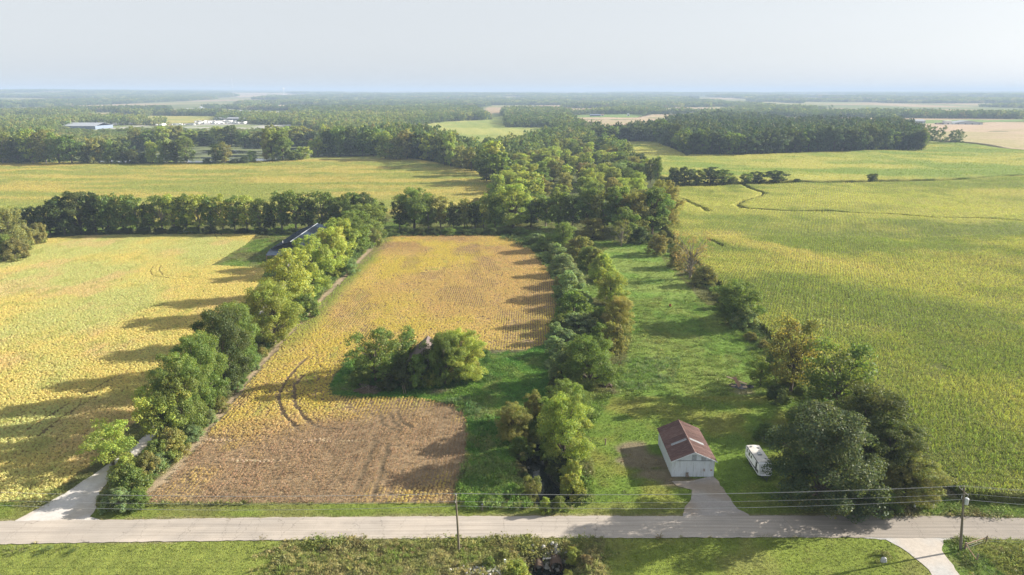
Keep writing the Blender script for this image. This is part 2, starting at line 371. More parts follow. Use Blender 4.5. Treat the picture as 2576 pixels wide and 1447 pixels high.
def ground_color(x, y):
    x = np.asarray(x, float); y = np.asarray(y, float)
    n1 = fbm(x / 9, y / 9, 31); n2 = fbm(x / 28, y / 28, 41); n3 = fbm(x / 2.5, y / 2.5, 51)
    c = mixc(G_MEADOW, G_ROUGH, sm(n1 + 0.4 * n3, 0.55, 0.85))
    c = mixc(c, G_FLOOR, sm(y, 430, 500) * 0.8)
    # far land: patchwork
    far = sm(y, 1100, 1500)
    cell = vn(x / 330, y / 600, 77)
    fc = mixc((0.20, 0.19, 0.07), (0.30, 0.22, 0.13), sm(cell, 0.45, 0.55)); fc = mixc(fc, (0.09, 0.12, 0.03), sm(vn(x / 250 + 9, y / 500, 78), 0.6, 0.66))
    c = mixc(c, fc, far)
    pa = inside(x, y, PASTURE)
    c = np.where(pa[..., None], mixc((0.100, 0.178, 0.032), (0.130, 0.190, 0.042), sm(n1, 0.35, 0.65)), c)
    c = np.where((pa & (y < 150))[..., None], mixc((0.085, 0.145, 0.022), (0.15, 0.165, 0.035), sm(n1 * 0.6 + n2 * 0.4, 0.42, 0.62)), c)
    c = np.where(inside(x, y, YARD)[..., None], mixc((0.055, 0.140, 0.022), (0.085, 0.165, 0.028), sm(n1, 0.35, 0.65)), c)
    for p, soil in ((L_POLY, G_SOIL), (K_POLY, (0.34, 0.28, 0.10)), (F7_POLY, (0.07, 0.09, 0.025))):
        i = inside(x, y, p); c = np.where(i[..., None], mixc(soil, np.array(soil) * 0.75, n3), c)
    for t in TRACKS + K_TRACKS:
        c = mixc(c, (0.10, 0.075, 0.045), 0.85 * (1 - sm(dpoly(x, y, t), 0.25, 0.7)))
    for (px, py), rx, ry in DIRT:
        d = np.hypot((x - px) / rx, (y - py) / ry) + 0.7 * (n1 - 0.5) + 0.5 * (n3 - 0.5)
        c = mixc(c, (0.16, 0.125, 0.085), 0.9 * (1 - sm(d, 0.55, 1.05)))
    d = dpoly(x, y, DIRTSTRIP) + 1.2 * (n3 - 0.5)
    c = mixc(c, (0.30, 0.235, 0.155), 1 - sm(d, 0.7, 1.5))
    # verge: mown strip either side of the road
    ry = np.interp(x, [p[0] for p in ROAD_N], [p[1] for p in ROAD_N]); rs = np.interp(x, [p[0] for p in ROAD_S], [p[1] for p in ROAD_S])
    vg = (y > ry - 1) & (y < ry + 4.3) & (x < 60)
    c = np.where(vg[..., None], mixc(G_LAWN, (0.13, 0.145, 0.04), sm(n1, 0.4, 0.7)), c)
    edge = np.minimum(np.abs(y - ry), np.abs(y - rs)) + 0.9 * (n3 - 0.5)
    c = mixc(c, (0.24, 0.20, 0.12), 0.65 * (1 - sm(edge, 0.15, 0.75)))
    so = y < rs
    stripe = 0.5 + 0.5 * np.sin(x * 1.9 + 2 * n1)
    c = np.where((so & (x < -37))[..., None], mixc((0.120, 0.160, 0.034), (0.140, 0.180, 0.040), sm(stripe * 0.5 + n1 * 0.6, 0.35, 0.8)), c)
    c = np.where((so & (x > 15) & (x < 66))[..., None], mixc((0.11, 0.155, 0.026), (0.15, 0.17, 0.045), sm(n1 * 0.7 + n3 * 0.4, 0.45, 0.72)), c)
    c = np.where((so & (x >= -37) & (x <= 15))[..., None], mixc((0.11, 0.14, 0.035), (0.17, 0.155, 0.065), sm(n1 * 0.6 + n3 * 0.5, 0.45, 0.75)), c)
    c = np.where((so & (x >= 74))[..., None], mixc((0.13, 0.165, 0.035), (0.22, 0.20, 0.09), sm(n1 * 0.6 + n3 * 0.5, 0.45, 0.75)), c)
    # creek banks
    dn = np.minimum(dpoly(x, y, CREEK_N) + 40 * sm(y, 140, 170), dpoly(x, y, CREEK_S))
    c = mixc(c, (0.06, 0.052, 0.032), 0.85 * (1 - sm(dn + 2 * (n3 - 0.5), 2.6, 5.2)) * (1 - sm(np.abs(y - ROAD_C[5][1]), 6.5, 5.0)))
    # trodden ground at the burn pile and the mound
    for (u, v, r) in ((1868, 985, 3.0), (1540, 985, 2.2), (1100, 985, 3.5), (1250, 884, 3.0), (1300, 883, 3.0), (2250, 1280, 5.0), (2390, 1240, 3.2), (2330, 1200, 2.2)):
        q = at0(u, v); d = np.hypot(x - q[0], (y - q[1]) * 1.4) / r + 0.9 * (n3 - 0.5)
        c = mixc(c, (0.20, 0.165, 0.115), 0.7 * (1 - sm(d, 0.5, 1.0)))
    c = c * (0.72 + 0.56 * fbm(x / 1.9, y / 1.1, 57, 3))[..., None]
    c = c * mixc((1, 1, 1), (1.22, 1.12, 1.1), sm(c[..., 1] / c[..., 0], 1.0, 1.3))
    return np.clip(c, 0.005, 1)

# ------------------------------------------------------------------ ground sheet
def axis(lo, hi, steps):
    """steps: list of (limit, step); then geometric growth to hi"""
    a = [lo]
    for lim, st in steps:
        while a[-1] < lim: a.append(a[-1] + st)
    st = steps[-1][1]
    while a[-1] < hi:
        st = min(st * 1.09, 260); a.append(a[-1] + st)
    return a
xr = axis(0, 16000, [(85, 0.8), (125, 1.2), (320, 4.0)])
xs = np.array([-v for v in xr[:0:-1]] + xr)
yf = axis(82, 16500, [(150, 0.8), (260, 1.2), (420, 2.0), (700, 5.0)])
yb = axis(0, 2500, [(10, 3.0)])
ys = np.array([82 - v for v in yb[:0:-1]] + yf)
X, Y = np.meshgrid(xs, ys)
Z = tz(X, Y); C = ground_color(X.ravel(), Y.ravel())
nx, ny = len(xs), len(ys)
i = np.arange(nx * ny).reshape(ny, nx)
Fq = np.stack([i[:-1, :-1].ravel(), i[:-1, 1:].ravel(), i[1:, 1:].ravel(), i[1:, :-1].ravel()], 1)
gm = mesh_np('ground', np.stack([X.ravel(), Y.ravel(), Z.ravel()], 1), Fq, M_GROUND, C, True)
g = link(bpy.data.objects.new('ground', gm)); tag(g, kind='structure')

def densify(poly, step, jit=0.0, closed=True):
    out = []; n = len(poly)
    for k in range(n if closed else n - 1):
        a = np.array(poly[k]); b = np.array(poly[(k + 1) % n]); L = np.hypot(*(b - a)); m = max(1, int(L / step))
        for j in range(m):
            p = a + (b - a) * j / m
            out.append((p[0] + random.uniform(-jit, jit), p[1] + random.uniform(-jit, jit)))
    if not closed: out.append(tuple(poly[-1]))
    return out
def sheet(name, poly, lift, step, mat, colfn, jit=0.0, skirt=0.0, kind='structure', bstep=None, hfn=None, holes=()):
    b = densify(poly, bstep or step, jit)
    A = np.array(b); x0, y0 = A.min(0); x1, y1 = A.max(0)
    gx, gy = np.meshgrid(np.arange(x0, x1, step), np.arange(y0, y1, step)); gx = gx.ravel() + rng.uniform(-.2, .2, gx.size) * step; gy = gy.ravel() + rng.uniform(-.2, .2, gy.size) * step
    ok = inside(gx, gy, b) & (dpoly(gx, gy, b, True) > step * 0.4) if len(b) < 900 else inside(gx, gy, b)
    pts = [Vector(p) for p in b] + [Vector((a_, b_)) for a_, b_ in zip(gx[ok], gy[ok])]
    nb = len(b)
    vo, eo, fo, *_ = delaunay_2d_cdt(pts, [(k, (k + 1) % nb) for k in range(nb)], [], 1, 1e-4)
    V = np.array([(v.x, v.y) for v in vo])
    fo = [f for f in fo]
    if holes:
        keep = []
        cx = np.array([V[list(f)].mean(0) for f in fo])
        hid = np.zeros(len(fo), bool)
        for hp, hw in holes: hid |= dpoly(cx[:, 0], cx[:, 1], hp) < hw
        fo = [f for f, h_ in zip(fo, hid) if not h_]
    z = tz(V[:, 0], V[:, 1]) + lift
    if hfn is not None: z = z + hfn(V[:, 0], V[:, 1])
    V3 = np.column_stack([V, z]); c = colfn(V[:, 0], V[:, 1]); F = [tuple(f) for f in fo]
    if skirt:
        cnt = {}
        for f in F:
            for a_, b_ in zip(f, f[1:] + f[:1]): cnt[(a_, b_)] = 1
        n0 = len(V3); low = V3.copy(); low[:, 2] -= skirt
        V3 = np.vstack([V3, low]); c = np.vstack([c, c * 0.8])
        F += [(b_, a_, a_ + n0, b_ + n0) for (a_, b_) in cnt if (b_, a_) not in cnt]
    me = mesh_np(name, V3, F, mat, c, True)
    o = link(bpy.data.objects.new(name, me)); tag(o, kind=kind)
    return o

# ------------------------------------------------------------------ road, drives, water
def road_col(x, y):
    n = fbm(x / 6, y / 2.0, 61); ym = np.interp(x, [p[0] for p in ROAD_C], [p[1] for p in ROAD_C])
    c = mixc((0.39, 0.345, 0.30), (0.34, 0.305, 0.27), sm(n, 0.3, 0.7))
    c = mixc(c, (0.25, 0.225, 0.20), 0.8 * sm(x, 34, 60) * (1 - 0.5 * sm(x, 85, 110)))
    off = np.abs(np.abs(y - ym) - 1.3); c = c * (1 - 0.16 * np.exp(-(off / 0.45) ** 2))[..., None]
    off2 = np.abs(y - ym); c = c * (1 - 0.09 * np.exp(-(off2 / 0.4) ** 2))[..., None]
    return c
M_ROAD, n_, l_ = new_mat('worn_asphalt')
o_ = n_.new('ShaderNodeOutputMaterial'); b_ = n_.new('ShaderNodeBsdfPrincipled'); a_ = n_.new('ShaderNodeAttribute'); a_.attribute_name = 'col'
g_ = n_.new('ShaderNodeNewGeometry'); mp_ = n_.new('ShaderNodeMapping'); mp_.inputs['Scale'].default_value = (0.22, 0.03, 0.2)
wz = n_.new('ShaderNodeTexNoise'); wz.inputs['Scale'].default_value = 0.9; wz.inputs['Detail'].default_value = 5
l_.new(g_.outputs['Position'], wz.inputs['Vector'])
va = n_.new('ShaderNodeVectorMath'); va.operation = 'MULTIPLY_ADD'; va.inputs[1].default_value = (2.2, 5, 0)
l_.new(wz.outputs['Color'], va.inputs[0]); l_.new(g_.outputs['Position'], va.inputs[2]); l_.new(va.outputs[0], mp_.inputs['Vector'])
vo_ = n_.new('ShaderNodeTexVoronoi'); vo_.feature = 'DISTANCE_TO_EDGE'; vo_.inputs['Scale'].default_value = 1.0; l_.new(mp_.outputs[0], vo_.inputs['Vector'])
cr = n_.new('ShaderNodeMapRange'); cr.inputs[1].default_value = 0.0; cr.inputs[2].default_value = 0.006; cr.inputs[3].default_value = 0.58; cr.inputs[4].default_value = 1.0
l_.new(vo_.outputs['Distance'], cr.inputs[0])
st = n_.new('ShaderNodeMapping'); st.inputs['Scale'].default_value = (0.06, 2.2, 1); l_.new(g_.outputs['Position'], st.inputs['Vector'])
sn = n_.new('ShaderNodeTexNoise'); sn.inputs['Scale'].default_value = 1.0; sn.inputs['Detail'].default_value = 4; l_.new(st.outputs[0], sn.inputs['Vector'])
sr = n_.new('ShaderNodeMapRange'); sr.inputs[1].default_value = 0.3; sr.inputs[2].default_value = 0.7; sr.inputs[3].default_value = 0.80; sr.inputs[4].default_value = 1.10; l_.new(sn.outputs['Fac'], sr.inputs[0])
fn = n_.new('ShaderNodeTexNoise'); fn.inputs['Scale'].default_value = 9; fn.inputs['Detail'].default_value = 4; l_.new(g_.outputs['Position'], fn.inputs['Vector'])
fr = n_.new('ShaderNodeMapRange'); fr.inputs[1].default_value = 0.3; fr.inputs[2].default_value = 0.7; fr.inputs[3].default_value = 0.88; fr.inputs[4].default_value = 1.12; l_.new(fn.outputs['Fac'], fr.inputs[0])
m1_ = n_.new('ShaderNodeMath'); m1_.operation = 'MULTIPLY'; l_.new(cr.outputs[0], m1_.inputs[0]); l_.new(sr.outputs[0], m1_.inputs[1])
m2_ = n_.new('ShaderNodeMath'); m2_.operation = 'MULTIPLY'; l_.new(m1_.outputs[0], m2_.inputs[0]); l_.new(fr.outputs[0], m2_.inputs[1])
mx_ = n_.new('ShaderNodeMix'); mx_.data_type = 'RGBA'; mx_.blend_type = 'MULTIPLY'; mx_.inputs[0].default_value = 1
l_.new(a_.outputs['Color'], mx_.inputs[6]); l_.new(m2_.outputs[0], mx_.inputs[7]); l_.new(mx_.outputs[2], b_.inputs['Base Color']); b_.inputs['Roughness'].default_value = 0.9
b_.inputs['Specular IOR Level'].default_value = 0.15
l_.new(b_.outputs[0], o_.inputs[0])
road_poly = densify(ROAD_N, 0.9, 0.12, False) + densify(ROAD_S, 0.9, 0.12, False)[::-1]
sheet('road', road_poly, 0.09, 1.3, M_ROAD, road_col, bstep=2.4)

M_GRAVEL = ground_mat('gravel', 1.3, 14.0, 0.16, 0.03, rough=0.9)
def gravel_col(a, b_, w=3.0, s=71):
    return lambda x, y: mixc(a, b_, sm(fbm(x / w, y / w, s), 0.4, 0.65))
lane_c = densify(LANE, 2.0, 0, False)
def ribbon(c, widths):
    A = np.array(c); T = np.gradient(A, axis=0); T /= np.linalg.norm(T, axis=1)[:, None]; N = np.column_stack([-T[:, 1], T[:, 0]])
    w = np.interp(np.linspace(0, 1, len(A)), np.linspace(0, 1, len(widths)), widths)[:, None]
    jl = (fbm(A[:, 0] / 3, A[:, 1] / 3, 5)[:, None] - 0.5) * 1.2; jr = (fbm(A[:, 0] / 3 + 40, A[:, 1] / 3, 6)[:, None] - 0.5) * 1.2
    return [tuple(p) for p in A + N * (w / 2 + jl)] + [tuple(p) for p in (A - N * (w / 2 + jr))[::-1]]
lane_poly = P0([(30, 1313), (60, 1299), (85, 1285), (117, 1268), (165, 1240), (213, 1208), (273, 1168), (336, 1125), (383, 1071), (430, 1022), (500, 955), (575, 875), (640, 808), (676, 745), (712, 688), (730, 655), (760, 655), (735, 692), (700, 748), (668, 812), (606, 882), (530, 960), (455, 1040), (400, 1085), (363, 1131), (290, 1198), (262, 1226), (246, 1250), (238, 1290), (226, 1300), (252, 1311), (240, 1314)])
sheet('gravel_lane', lane_poly, 0.06, 1.5, M_GRAVEL, gravel_col((0.46, 0.44, 0.42), (0.40, 0.36, 0.31)), jit=0.25)
drive_poly = P0([(1716, 1300), (1722, 1275), (1740, 1250), (1738, 1232), (1700, 1222), (1690, 1212), (1740, 1208), (1793, 1197), (1806, 1212), (1830, 1245), (1856, 1280), (1880, 1292), (1884, 1299)])
sheet('barn_driveway', drive_poly, 0.065, 0.9, M_GRAVEL, gravel_col((0.27, 0.225, 0.18), (0.31, 0.285, 0.265), 5), jit=0.2)
south_poly = P0([(2150, 1351), (2225, 1345), (2280, 1343), (2350, 1345), (2394, 1353), (2372, 1360), (2371, 1385), (2386, 1408), (2415, 1447), (2470, 1520), (2370, 1520), (2334, 1432), (2300, 1403), (2265, 1378), (2225, 1357)])
sheet('gravel_driveway', south_poly, 0.055, 0.9, M_GRAVEL, gravel_col((0.40, 0.36, 0.32), (0.36, 0.355, 0.35), 4), jit=0.18)
sheet('creek_water', [(x_, y_) for x_, y_ in [(5, 104.6), (14, 104.6), (15, 112), (9.5, 120), (9, 150), (4, 150), (0, 125), (3, 112)]], 0, 3.0, M_WATER, gravel_col((0, 0, 0), (0, 0, 0)), hfn=lambda x, y: -tz(x, y) - 2.45)
sheet('ditch_water', [(3.4, 92.2), (8.6, 92.2), (9.5, 84), (8, 72), (3, 72), (2.5, 84)], 0, 3.0, M_WATER, gravel_col((0, 0, 0), (0, 0, 0)), hfn=lambda x, y: -tz(x, y) - 2.5)
sheet('pond_surface', POND, 0, 30, M_POND, gravel_col((0, 0, 0), (0, 0, 0)), hfn=lambda x, y: -tz(x, y) + 3.2)

# ------------------------------------------------------------------ crop canopies and far field sheets
def f7_col(x, y):
    a = fbm(x / 60 + 0.3 * y / 60, y / 34, 81); b = fbm(x / 10, y / 14, 83)
    c = mixc((0.108, 0.155, 0.026), (0.195, 0.230, 0.046), sm(a * 0.7 + b * 0.3, 0.34, 0.64))  # broad tone patches also paint in the shading of the field's gentle rises
    q1 = P0([(1810, 600), (1880, 617), (1960, 637), (2060, 660), (2160, 672)]); q2 = P0([(2050, 630), (1990, 640)])
    q3 = P0([(2330, 645), (2400, 655), (2475, 663), (2575, 667)]); q4 = P0([(2500, 488), (2575, 492)]); q5 = P0([(1960, 655), (2060, 680), (2240, 695)])
    w = 1 - sm(dpoly(x, y, q1) + 14 * (b - 0.5) * 1.6, 2, 14); w = np.maximum(w, 0.55 * (1 - sm(dpoly(x, y, q3) + 14 * (b - 0.5), 2, 15)))
    w = np.maximum(w, 0.6 * (1 - sm(dpoly(x, y, q4), 5, 26))); w = np.maximum(w, 0.4 * (1 - sm(dpoly(x, y, q5) + 14 * (b - 0.5), 3, 18)))
    c = mixc(c, (0.235, 0.245, 0.065), w * 0.8)
    return c
def f1_col(x, y):
    a = fbm(x / 90, y / 18, 91); b = fbm(x / 9, y / 9, 93)
    c = mixc((0.200, 0.225, 0.055), (0.32, 0.275, 0.080), sm(a * 0.75 + b * 0.25, 0.38, 0.62))
    return c
def f4_col(x, y):
    a = fbm(x / 110 + y / 300, y / 60, 101); b = fbm(x / 16, y / 20, 103)
    return mixc((0.165, 0.225, 0.040), (0.32, 0.31, 0.075), sm(a * 0.7 + b * 0.3, 0.36, 0.66))
def f2_col(x, y):
    a = fbm(x / 60, y / 160, 111); s = 0.5 + 0.5 * np.sin((x + 0.16 * y) / 5.5)
    return mixc((0.19, 0.235, 0.055), (0.30, 0.30, 0.085), np.clip(sm(a, 0.35, 0.65) * 0.7 + 0.3 * s, 0, 1))
def tan_col(x, y):
    a = fbm(x / 150, y / 120, 121); b = fbm(x / 30, y / 12, 123)
    return mixc((0.37, 0.275, 0.19), (0.30, 0.26, 0.13), sm(a * 0.7 + b * 0.3, 0.45, 0.68))
def green_col(x, y): return mixc((0.11, 0.19, 0.04), (0.16, 0.21, 0.06), fbm(x / 40, y / 40, 131))
HOLES = [(CORN_GAPS[0], 2.0), (CORN_GAPS[1], 1.6), (CORN_GAPS[2], 1.4)]
def und(x, y): return 0.5 * (fbm(x / 1.7, y / 1.7, 141, 2) - 0.5)
def crop(name, poly, h, step, fn, lab, **k):
    o = sheet(name, poly, h, step, M_CANOPY, fn, **k); o['kind'] = 'stuff'; o['label'] = lab; o['category'] = 'crop field'; return o
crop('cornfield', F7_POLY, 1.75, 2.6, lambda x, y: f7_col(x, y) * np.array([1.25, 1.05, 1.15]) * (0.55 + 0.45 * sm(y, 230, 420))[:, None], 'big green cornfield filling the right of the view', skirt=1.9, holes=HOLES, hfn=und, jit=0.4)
crop('cornfield', F1_POLY, 2.0, 5, f1_col, 'pale yellow-green cornfield in front of the pond trees at left', skirt=2.2, hfn=und, jit=0.5)
crop('cornfield', F4_POLY, 2.0, 5, f4_col, 'rolling yellow-green cornfield in front of the dark wood at right', skirt=2.2, hfn=und, jit=0.5)
crop('crop_field', F2_POLY, 1.2, 9, f2_col, 'pale striped field in the clearing beyond the creek trees', skirt=1.4)
crop('crop_field', F3_POLY, 0.8, 16, tan_col, 'tan harvested field behind the dark wood, below the low grey shed', skirt=1.0)
crop('crop_field', F6_POLY, 1.2, 12, tan_col, 'wide tan field at the right edge beyond the cornfield', skirt=1.4)
for nm, pl, fn, lab in (('grass_field', FARM_STRIP, green_col, 'green strip of lawn around the low grey shed'), ('crop_field', TAN_1, tan_col, 'small tan field behind the low grey shed'),
                        ('crop_field', TAN_2, tan_col, 'distant tan field left of the white roofed building'), ('crop_field', SITE_FIELD, f1_col, 'pale field left of the long blue-grey sales building'),
                        ('crop_field', SITE_TAN, tan_col, 'small tan field above the dark hedge at the left'), ('crop_field', TAN_3, tan_col, 'long narrow tan field below the radio mast'),
                        ('crop_field', TAN_4, tan_col, 'thin tan strip near the foot of the radio mast'), ('grass_field', FARM_R, green_col, 'bright green grass around the farm sheds at right'),
                        ('crop_field', TAN_5, f2_col, 'pale field behind the farm sheds at right'), ('crop_field', TAN_6, tan_col, 'thin tan strip in the far woods at right'), ('crop_field', TAN_7, f2_col, 'long pale strip in the far woods at left')):
    crop(nm, pl, 0.9, 24, fn, lab)
def site_col(x, y): return mixc((0.34, 0.33, 0.31), (0.17, 0.20, 0.08), sm(fbm(x / 45, y / 60, 151), 0.48, 0.56))
site = sheet('gravel_yard', SITE, 1.1, 22, M_GRAVEL, site_col)

# ------------------------------------------------------------------ instanced plants (uncountable ground cover)
def scatter(name, protos, x, y, rot, sc, col, idx, label, cat, z=None):
    n = len(x)
    me = bpy.data.meshes.new(name); me.vertices.add(n)
    z = tz(x, y) if z is None else z
    me.vertices.foreach_set('co', np.column_stack([x, y, z]).astype(np.float32).ravel())
    def at_(nm, ty, arr, key):
        a = me.attributes.new(nm, ty, 'POINT'); a.data.foreach_set(key, np.asarray(arr).ravel())
    at_('rot', 'FLOAT_VECTOR', rot.astype(np.float32), 'vector'); at_('sc', 'FLOAT_VECTOR', sc.astype(np.float32), 'vector')
    c4 = np.ones((n, 4), np.float32); c4[:, :3] = np.clip(col, 0.003, 1); at_('col', 'FLOAT_COLOR', c4, 'color')
    at_('pick', 'INT', idx.astype(np.int32), 'value')
    pc = bpy.data.collections.new(name + '_kinds')
    for k, pm in enumerate(protos):
        po = bpy.data.objects.new('%s_kind_%02d' % (name, k), pm); pc.objects.link(po)
    ng = bpy.data.node_groups.new(name, 'GeometryNodeTree')
    ng.interface.new_socket('Geometry', in_out='INPUT', socket_type='NodeSocketGeometry'); ng.interface.new_socket('Geometry', in_out='OUTPUT', socket_type='NodeSocketGeometry')
    N = ng.nodes; Lk = ng.links
    gi = N.new('NodeGroupInput'); go = N.new('NodeGroupOutput'); ip = N.new('GeometryNodeInstanceOnPoints'); ci = N.new('GeometryNodeCollectionInfo')
    ci.inputs['Collection'].default_value = pc; ci.inputs['Separate Children'].default_value = True; ci.inputs['Reset Children'].default_value = True
    def na(nm, ty):
        q = N.new('GeometryNodeInputNamedAttribute'); q.data_type = ty; q.inputs[0].default_value = nm; return q.outputs[0]
    er = N.new('FunctionNodeEulerToRotation'); Lk.new(na('rot', 'FLOAT_VECTOR'), er.inputs[0])
    Lk.new(gi.outputs[0], ip.inputs['Points']); Lk.new(ci.outputs[0], ip.inputs['Instance']); ip.inputs['Pick Instance'].default_value = True
    Lk.new(na('pick', 'INT'), ip.inputs['Instance Index']); Lk.new(er.outputs[0], ip.inputs['Rotation']); Lk.new(na('sc', 'FLOAT_VECTOR'), ip.inputs['Scale'])
    Lk.new(ip.outputs[0], go.inputs[0])
    o = link(bpy.data.objects.new(name, me)); md = o.modifiers.new('plants', 'NODES'); md.node_group = ng
    return tag(o, label, cat, kind='stuff')

def leaves(C_, N_, size, aspect=0.7, fold=0.18, lo=0.7, hi=1.3, warm=0.25):
    """rhombic leaf faces at centres C_ facing N_; returns V, F, colour"""
    n = len(C_); r = rng.normal(size=(n, 3)); T = np.cross(N_, r); T /= np.linalg.norm(T, axis=1)[:, None] + 1e-9; B = np.cross(N_, T)
    s = (size * rng.uniform(lo, hi, n))[:, None]
    V = np.stack([C_ - T * s / 2, C_ - B * s * aspect / 2 + N_ * s * fold, C_ + T * s / 2, C_ + B * s * aspect / 2 + N_ * s * fold], 1).reshape(-1, 3)
    F = np.arange(4 * n).reshape(n, 4)
    b = rng.uniform(0.72, 1.28, n); w = rng.uniform(-warm, warm, n)
    c = np.stack([b * (1 + w), b * (1 + 0.3 * w), b * (1 - 0.8 * w)], 1); c = np.repeat(c, 4, 0)
    return V, F, c
def leafmesh(name, V, F, c, mat):
    me = mesh_np(name, V, F, mat)
    a = me.color_attributes.new('leaf', 'FLOAT_COLOR', 'POINT'); c4 = np.ones((len(V), 4), np.float32); c4[:, :3] = c; a.data.foreach_set('color', c4.ravel())
    return me
def unit(v): return v / (np.linalg.norm(v, axis=1)[:, None] + 1e-9)
def soy_proto(k, n=38):
    d = rng.normal(size=(n, 3)); d[:, 2] = np.abs(d[:, 2]); d = unit(d)
    C_ = d * np.array([0.34, 0.30, 0.42]) * rng.uniform(0.6, 1.0, (n, 1)) + np.array([0, 0, 0.32])
    return leafmesh('soybean_plant_%d' % k, *leaves(C_, unit(d + rng.normal(size=(n, 3)) * 0.6), 0.15, 0.85, warm=0.10), M_CROP)
def blade_mesh(name, n, h, spread, w, tip=0.5, bend=0.5, tassel=False, mat=M_CROP):
    V = []; F = []; c = []
    for q in range(n):
        a = rng.uniform(0, 2 * math.pi); z0 = h * rng.uniform(0.1, 0.72) if tassel else 0; L = spread * rng.uniform(0.7, 1.2)
        ca, sa = math.cos(a), math.sin(a); px, py = -sa * w / 2, ca * w / 2
        z1 = min(h, z0 + h * (0.28 if tassel else rng.uniform(0.6, 0.95))); z2 = z1 - h * bend * 0.3 * rng.uniform(0.2, 1.2)
        x1, y1, x2, y2 = ca * L * 0.5, sa * L * 0.5, ca * L, sa * L
        k = len(V); V += [(px * .7, py * .7, z0), (-px * .7, -py * .7, z0), (x1 - px, y1 - py, z1), (x1 + px, y1 + py, z1), (x2, y2, z2)]
        F += [(k, k + 1, k + 2, k + 3), (k + 3, k + 2, k + 4)]
        b = rng.uniform(0.75, 1.25); cc = (b * rng.uniform(0.9, 1.12), b, b * 0.9); c += [cc] * 5
    if tassel:
        for q in range(3):
            a = rng.uniform(0, 6.28); k = len(V); ca, sa = math.cos(a) * 0.12, math.sin(a) * 0.12
            V += [(-sa * .15, ca * .15, h * .9), (sa * .15, -ca * .15, h * .9), (ca, sa, h * 1.12)]; F.append((k, k + 1, k + 2)); c += [(1.9, 1.6, 1.5)] * 3
    return leafmesh(name, np.array(V), F, np.array(c), mat)
SOY = [soy_proto(k) for k in range(6)]
CORN = [blade_mesh('corn_plant_%d' % k, 12, 2.3, 0.75, 0.11, bend=0.6, tassel=True) for k in range(6)]
GRASS = [blade_mesh('grass_tuft_%d' % k, 11, 0.42, 0.30, 0.05, bend=0.5) for k in range(4)]
WEED = [leafmesh('weed_plant_%d' % k, *leaves(rng.normal(size=(46, 3)) * np.array([.22, .22, .14]) + np.array([0, 0, .28]), unit(rng.normal(size=(46, 3)) + np.array([0, 0, .8])), 0.095, .8), M_CROP) for k in range(4)]
STALK = [blade_mesh('dry_stalk_%d' % k, 9, 0.62, 0.22, 0.045, bend=0.3) for k in range(4)]

def infr(x, y, margin=18):
    """near enough to the view that the photograph, or a step aside of it, could show it"""
    d = y * math.cos(PITCH) + CAM_H * math.sin(PITCH)
    return (np.abs(x) < d * 0.75 + margin) & (y > 80)
def rows(poly, sx, sy, jx, jy, ang=0.0, ymin=-1e9, ymax=1e9):
    A = np.array(poly); ca, sa = math.cos(ang), math.sin(ang)
    Rt = A @ np.array([[ca, -sa], [sa, ca]]); x0, y0 = Rt.min(0); x1, y1 = Rt.max(0)
    x0 = max(x0, -1100); x1 = min(x1, 1100)
    gx, gy = np.meshgrid(np.arange(x0, x1, sx), np.arange(y0, y1, sy)); gy = gy + rng.uniform(0, sy, gx.shape[1])[None, :]; gx = gx.ravel(); gy = gy.ravel()
    gx = gx + 0.12 * sx * np.sin(gy / 9.0) + rng.uniform(-jx, jx, gx.size); gy = gy + rng.uniform(-jy, jy, gy.size)
    x = gx * ca - gy * sa; y = gx * sa + gy * ca
    k = infr(x, y) & (y > ymin) & (y < ymax); x = x[k]; y = y[k]
    k = inside(x, y, poly); return x[k], y[k]
def rotz(n, tilt=0.12): return np.column_stack([rng.normal(0, tilt, n), rng.normal(0, tilt, n), rng.uniform(0, 6.283, n)])
def jitcol(c, a=0.16):
    n = len(c); return c * rng.uniform(1 - a, 1 + a, (n, 1)) * (1 + rng.uniform(-0.06, 0.06, (n, 3)))

def soyL_col(x, y):
    a = fbm(x / 16, y / 22, 201); b = fbm(x / 3.2, y / 6, 203); e = fbm(x / 40, y / 60, 205)
    gold = mixc((0.42, 0.325, 0.070), (0.45, 0.325, 0.115), sm(a * .6 + b * .4, 0.35, 0.65))
    gold = mixc(gold, (0.27, 0.28, 0.055), 0.8 * sm(b * 0.6 + fbm(x / 5, y / 9, 207) * 0.4, 0.6, 0.8))
    gold = mixc(gold, (0.40, 0.26, 0.12), 0.6 * sm(e, 0.45, 0.65))
    brown = mixc((0.225, 0.140, 0.075), (0.30, 0.190, 0.105), sm(b, 0.3, 0.7))
    t = 1 - sm(y + 16 * (a - 0.5) + 7 * (b - 0.5) - 0.36 * (x + 50), 125, 141)
    for (u, v, r) in ((900, 1018, 6.5), (860, 1008, 6), (1100, 1245, 6.5), (1030, 1256, 5), (950, 1258, 4.5), (1070, 1205, 5), (450, 1245, 6), (520, 1200, 5), (1160, 1060, 2.4), (620, 1110, 6)):
        q = at0(u, v); t = t * (0.35 + 0.65 * sm(np.hypot(x - q[0], y - q[1]) / r + 2.2 * (b - 0.5) + 1.2 * (a - .5), 0.2, 1.25))
    t = np.clip(t, 0, 1); t = np.where(y > 158, 0, t)
    c = mixc(gold, brown, t)
    le = dpoly(x, y, L_POLY[:8]); c = mixc(c, (0.20, 0.235, 0.045), (1 - sm(le + 5 * (a - .5), 1.5, 8)) * sm(y, 150, 230))
    c = mixc(c, (0.30, 0.18, 0.095), 0.6 * sm(y, 285, 315) * sm(a, 0.35, 0.6))
    return c
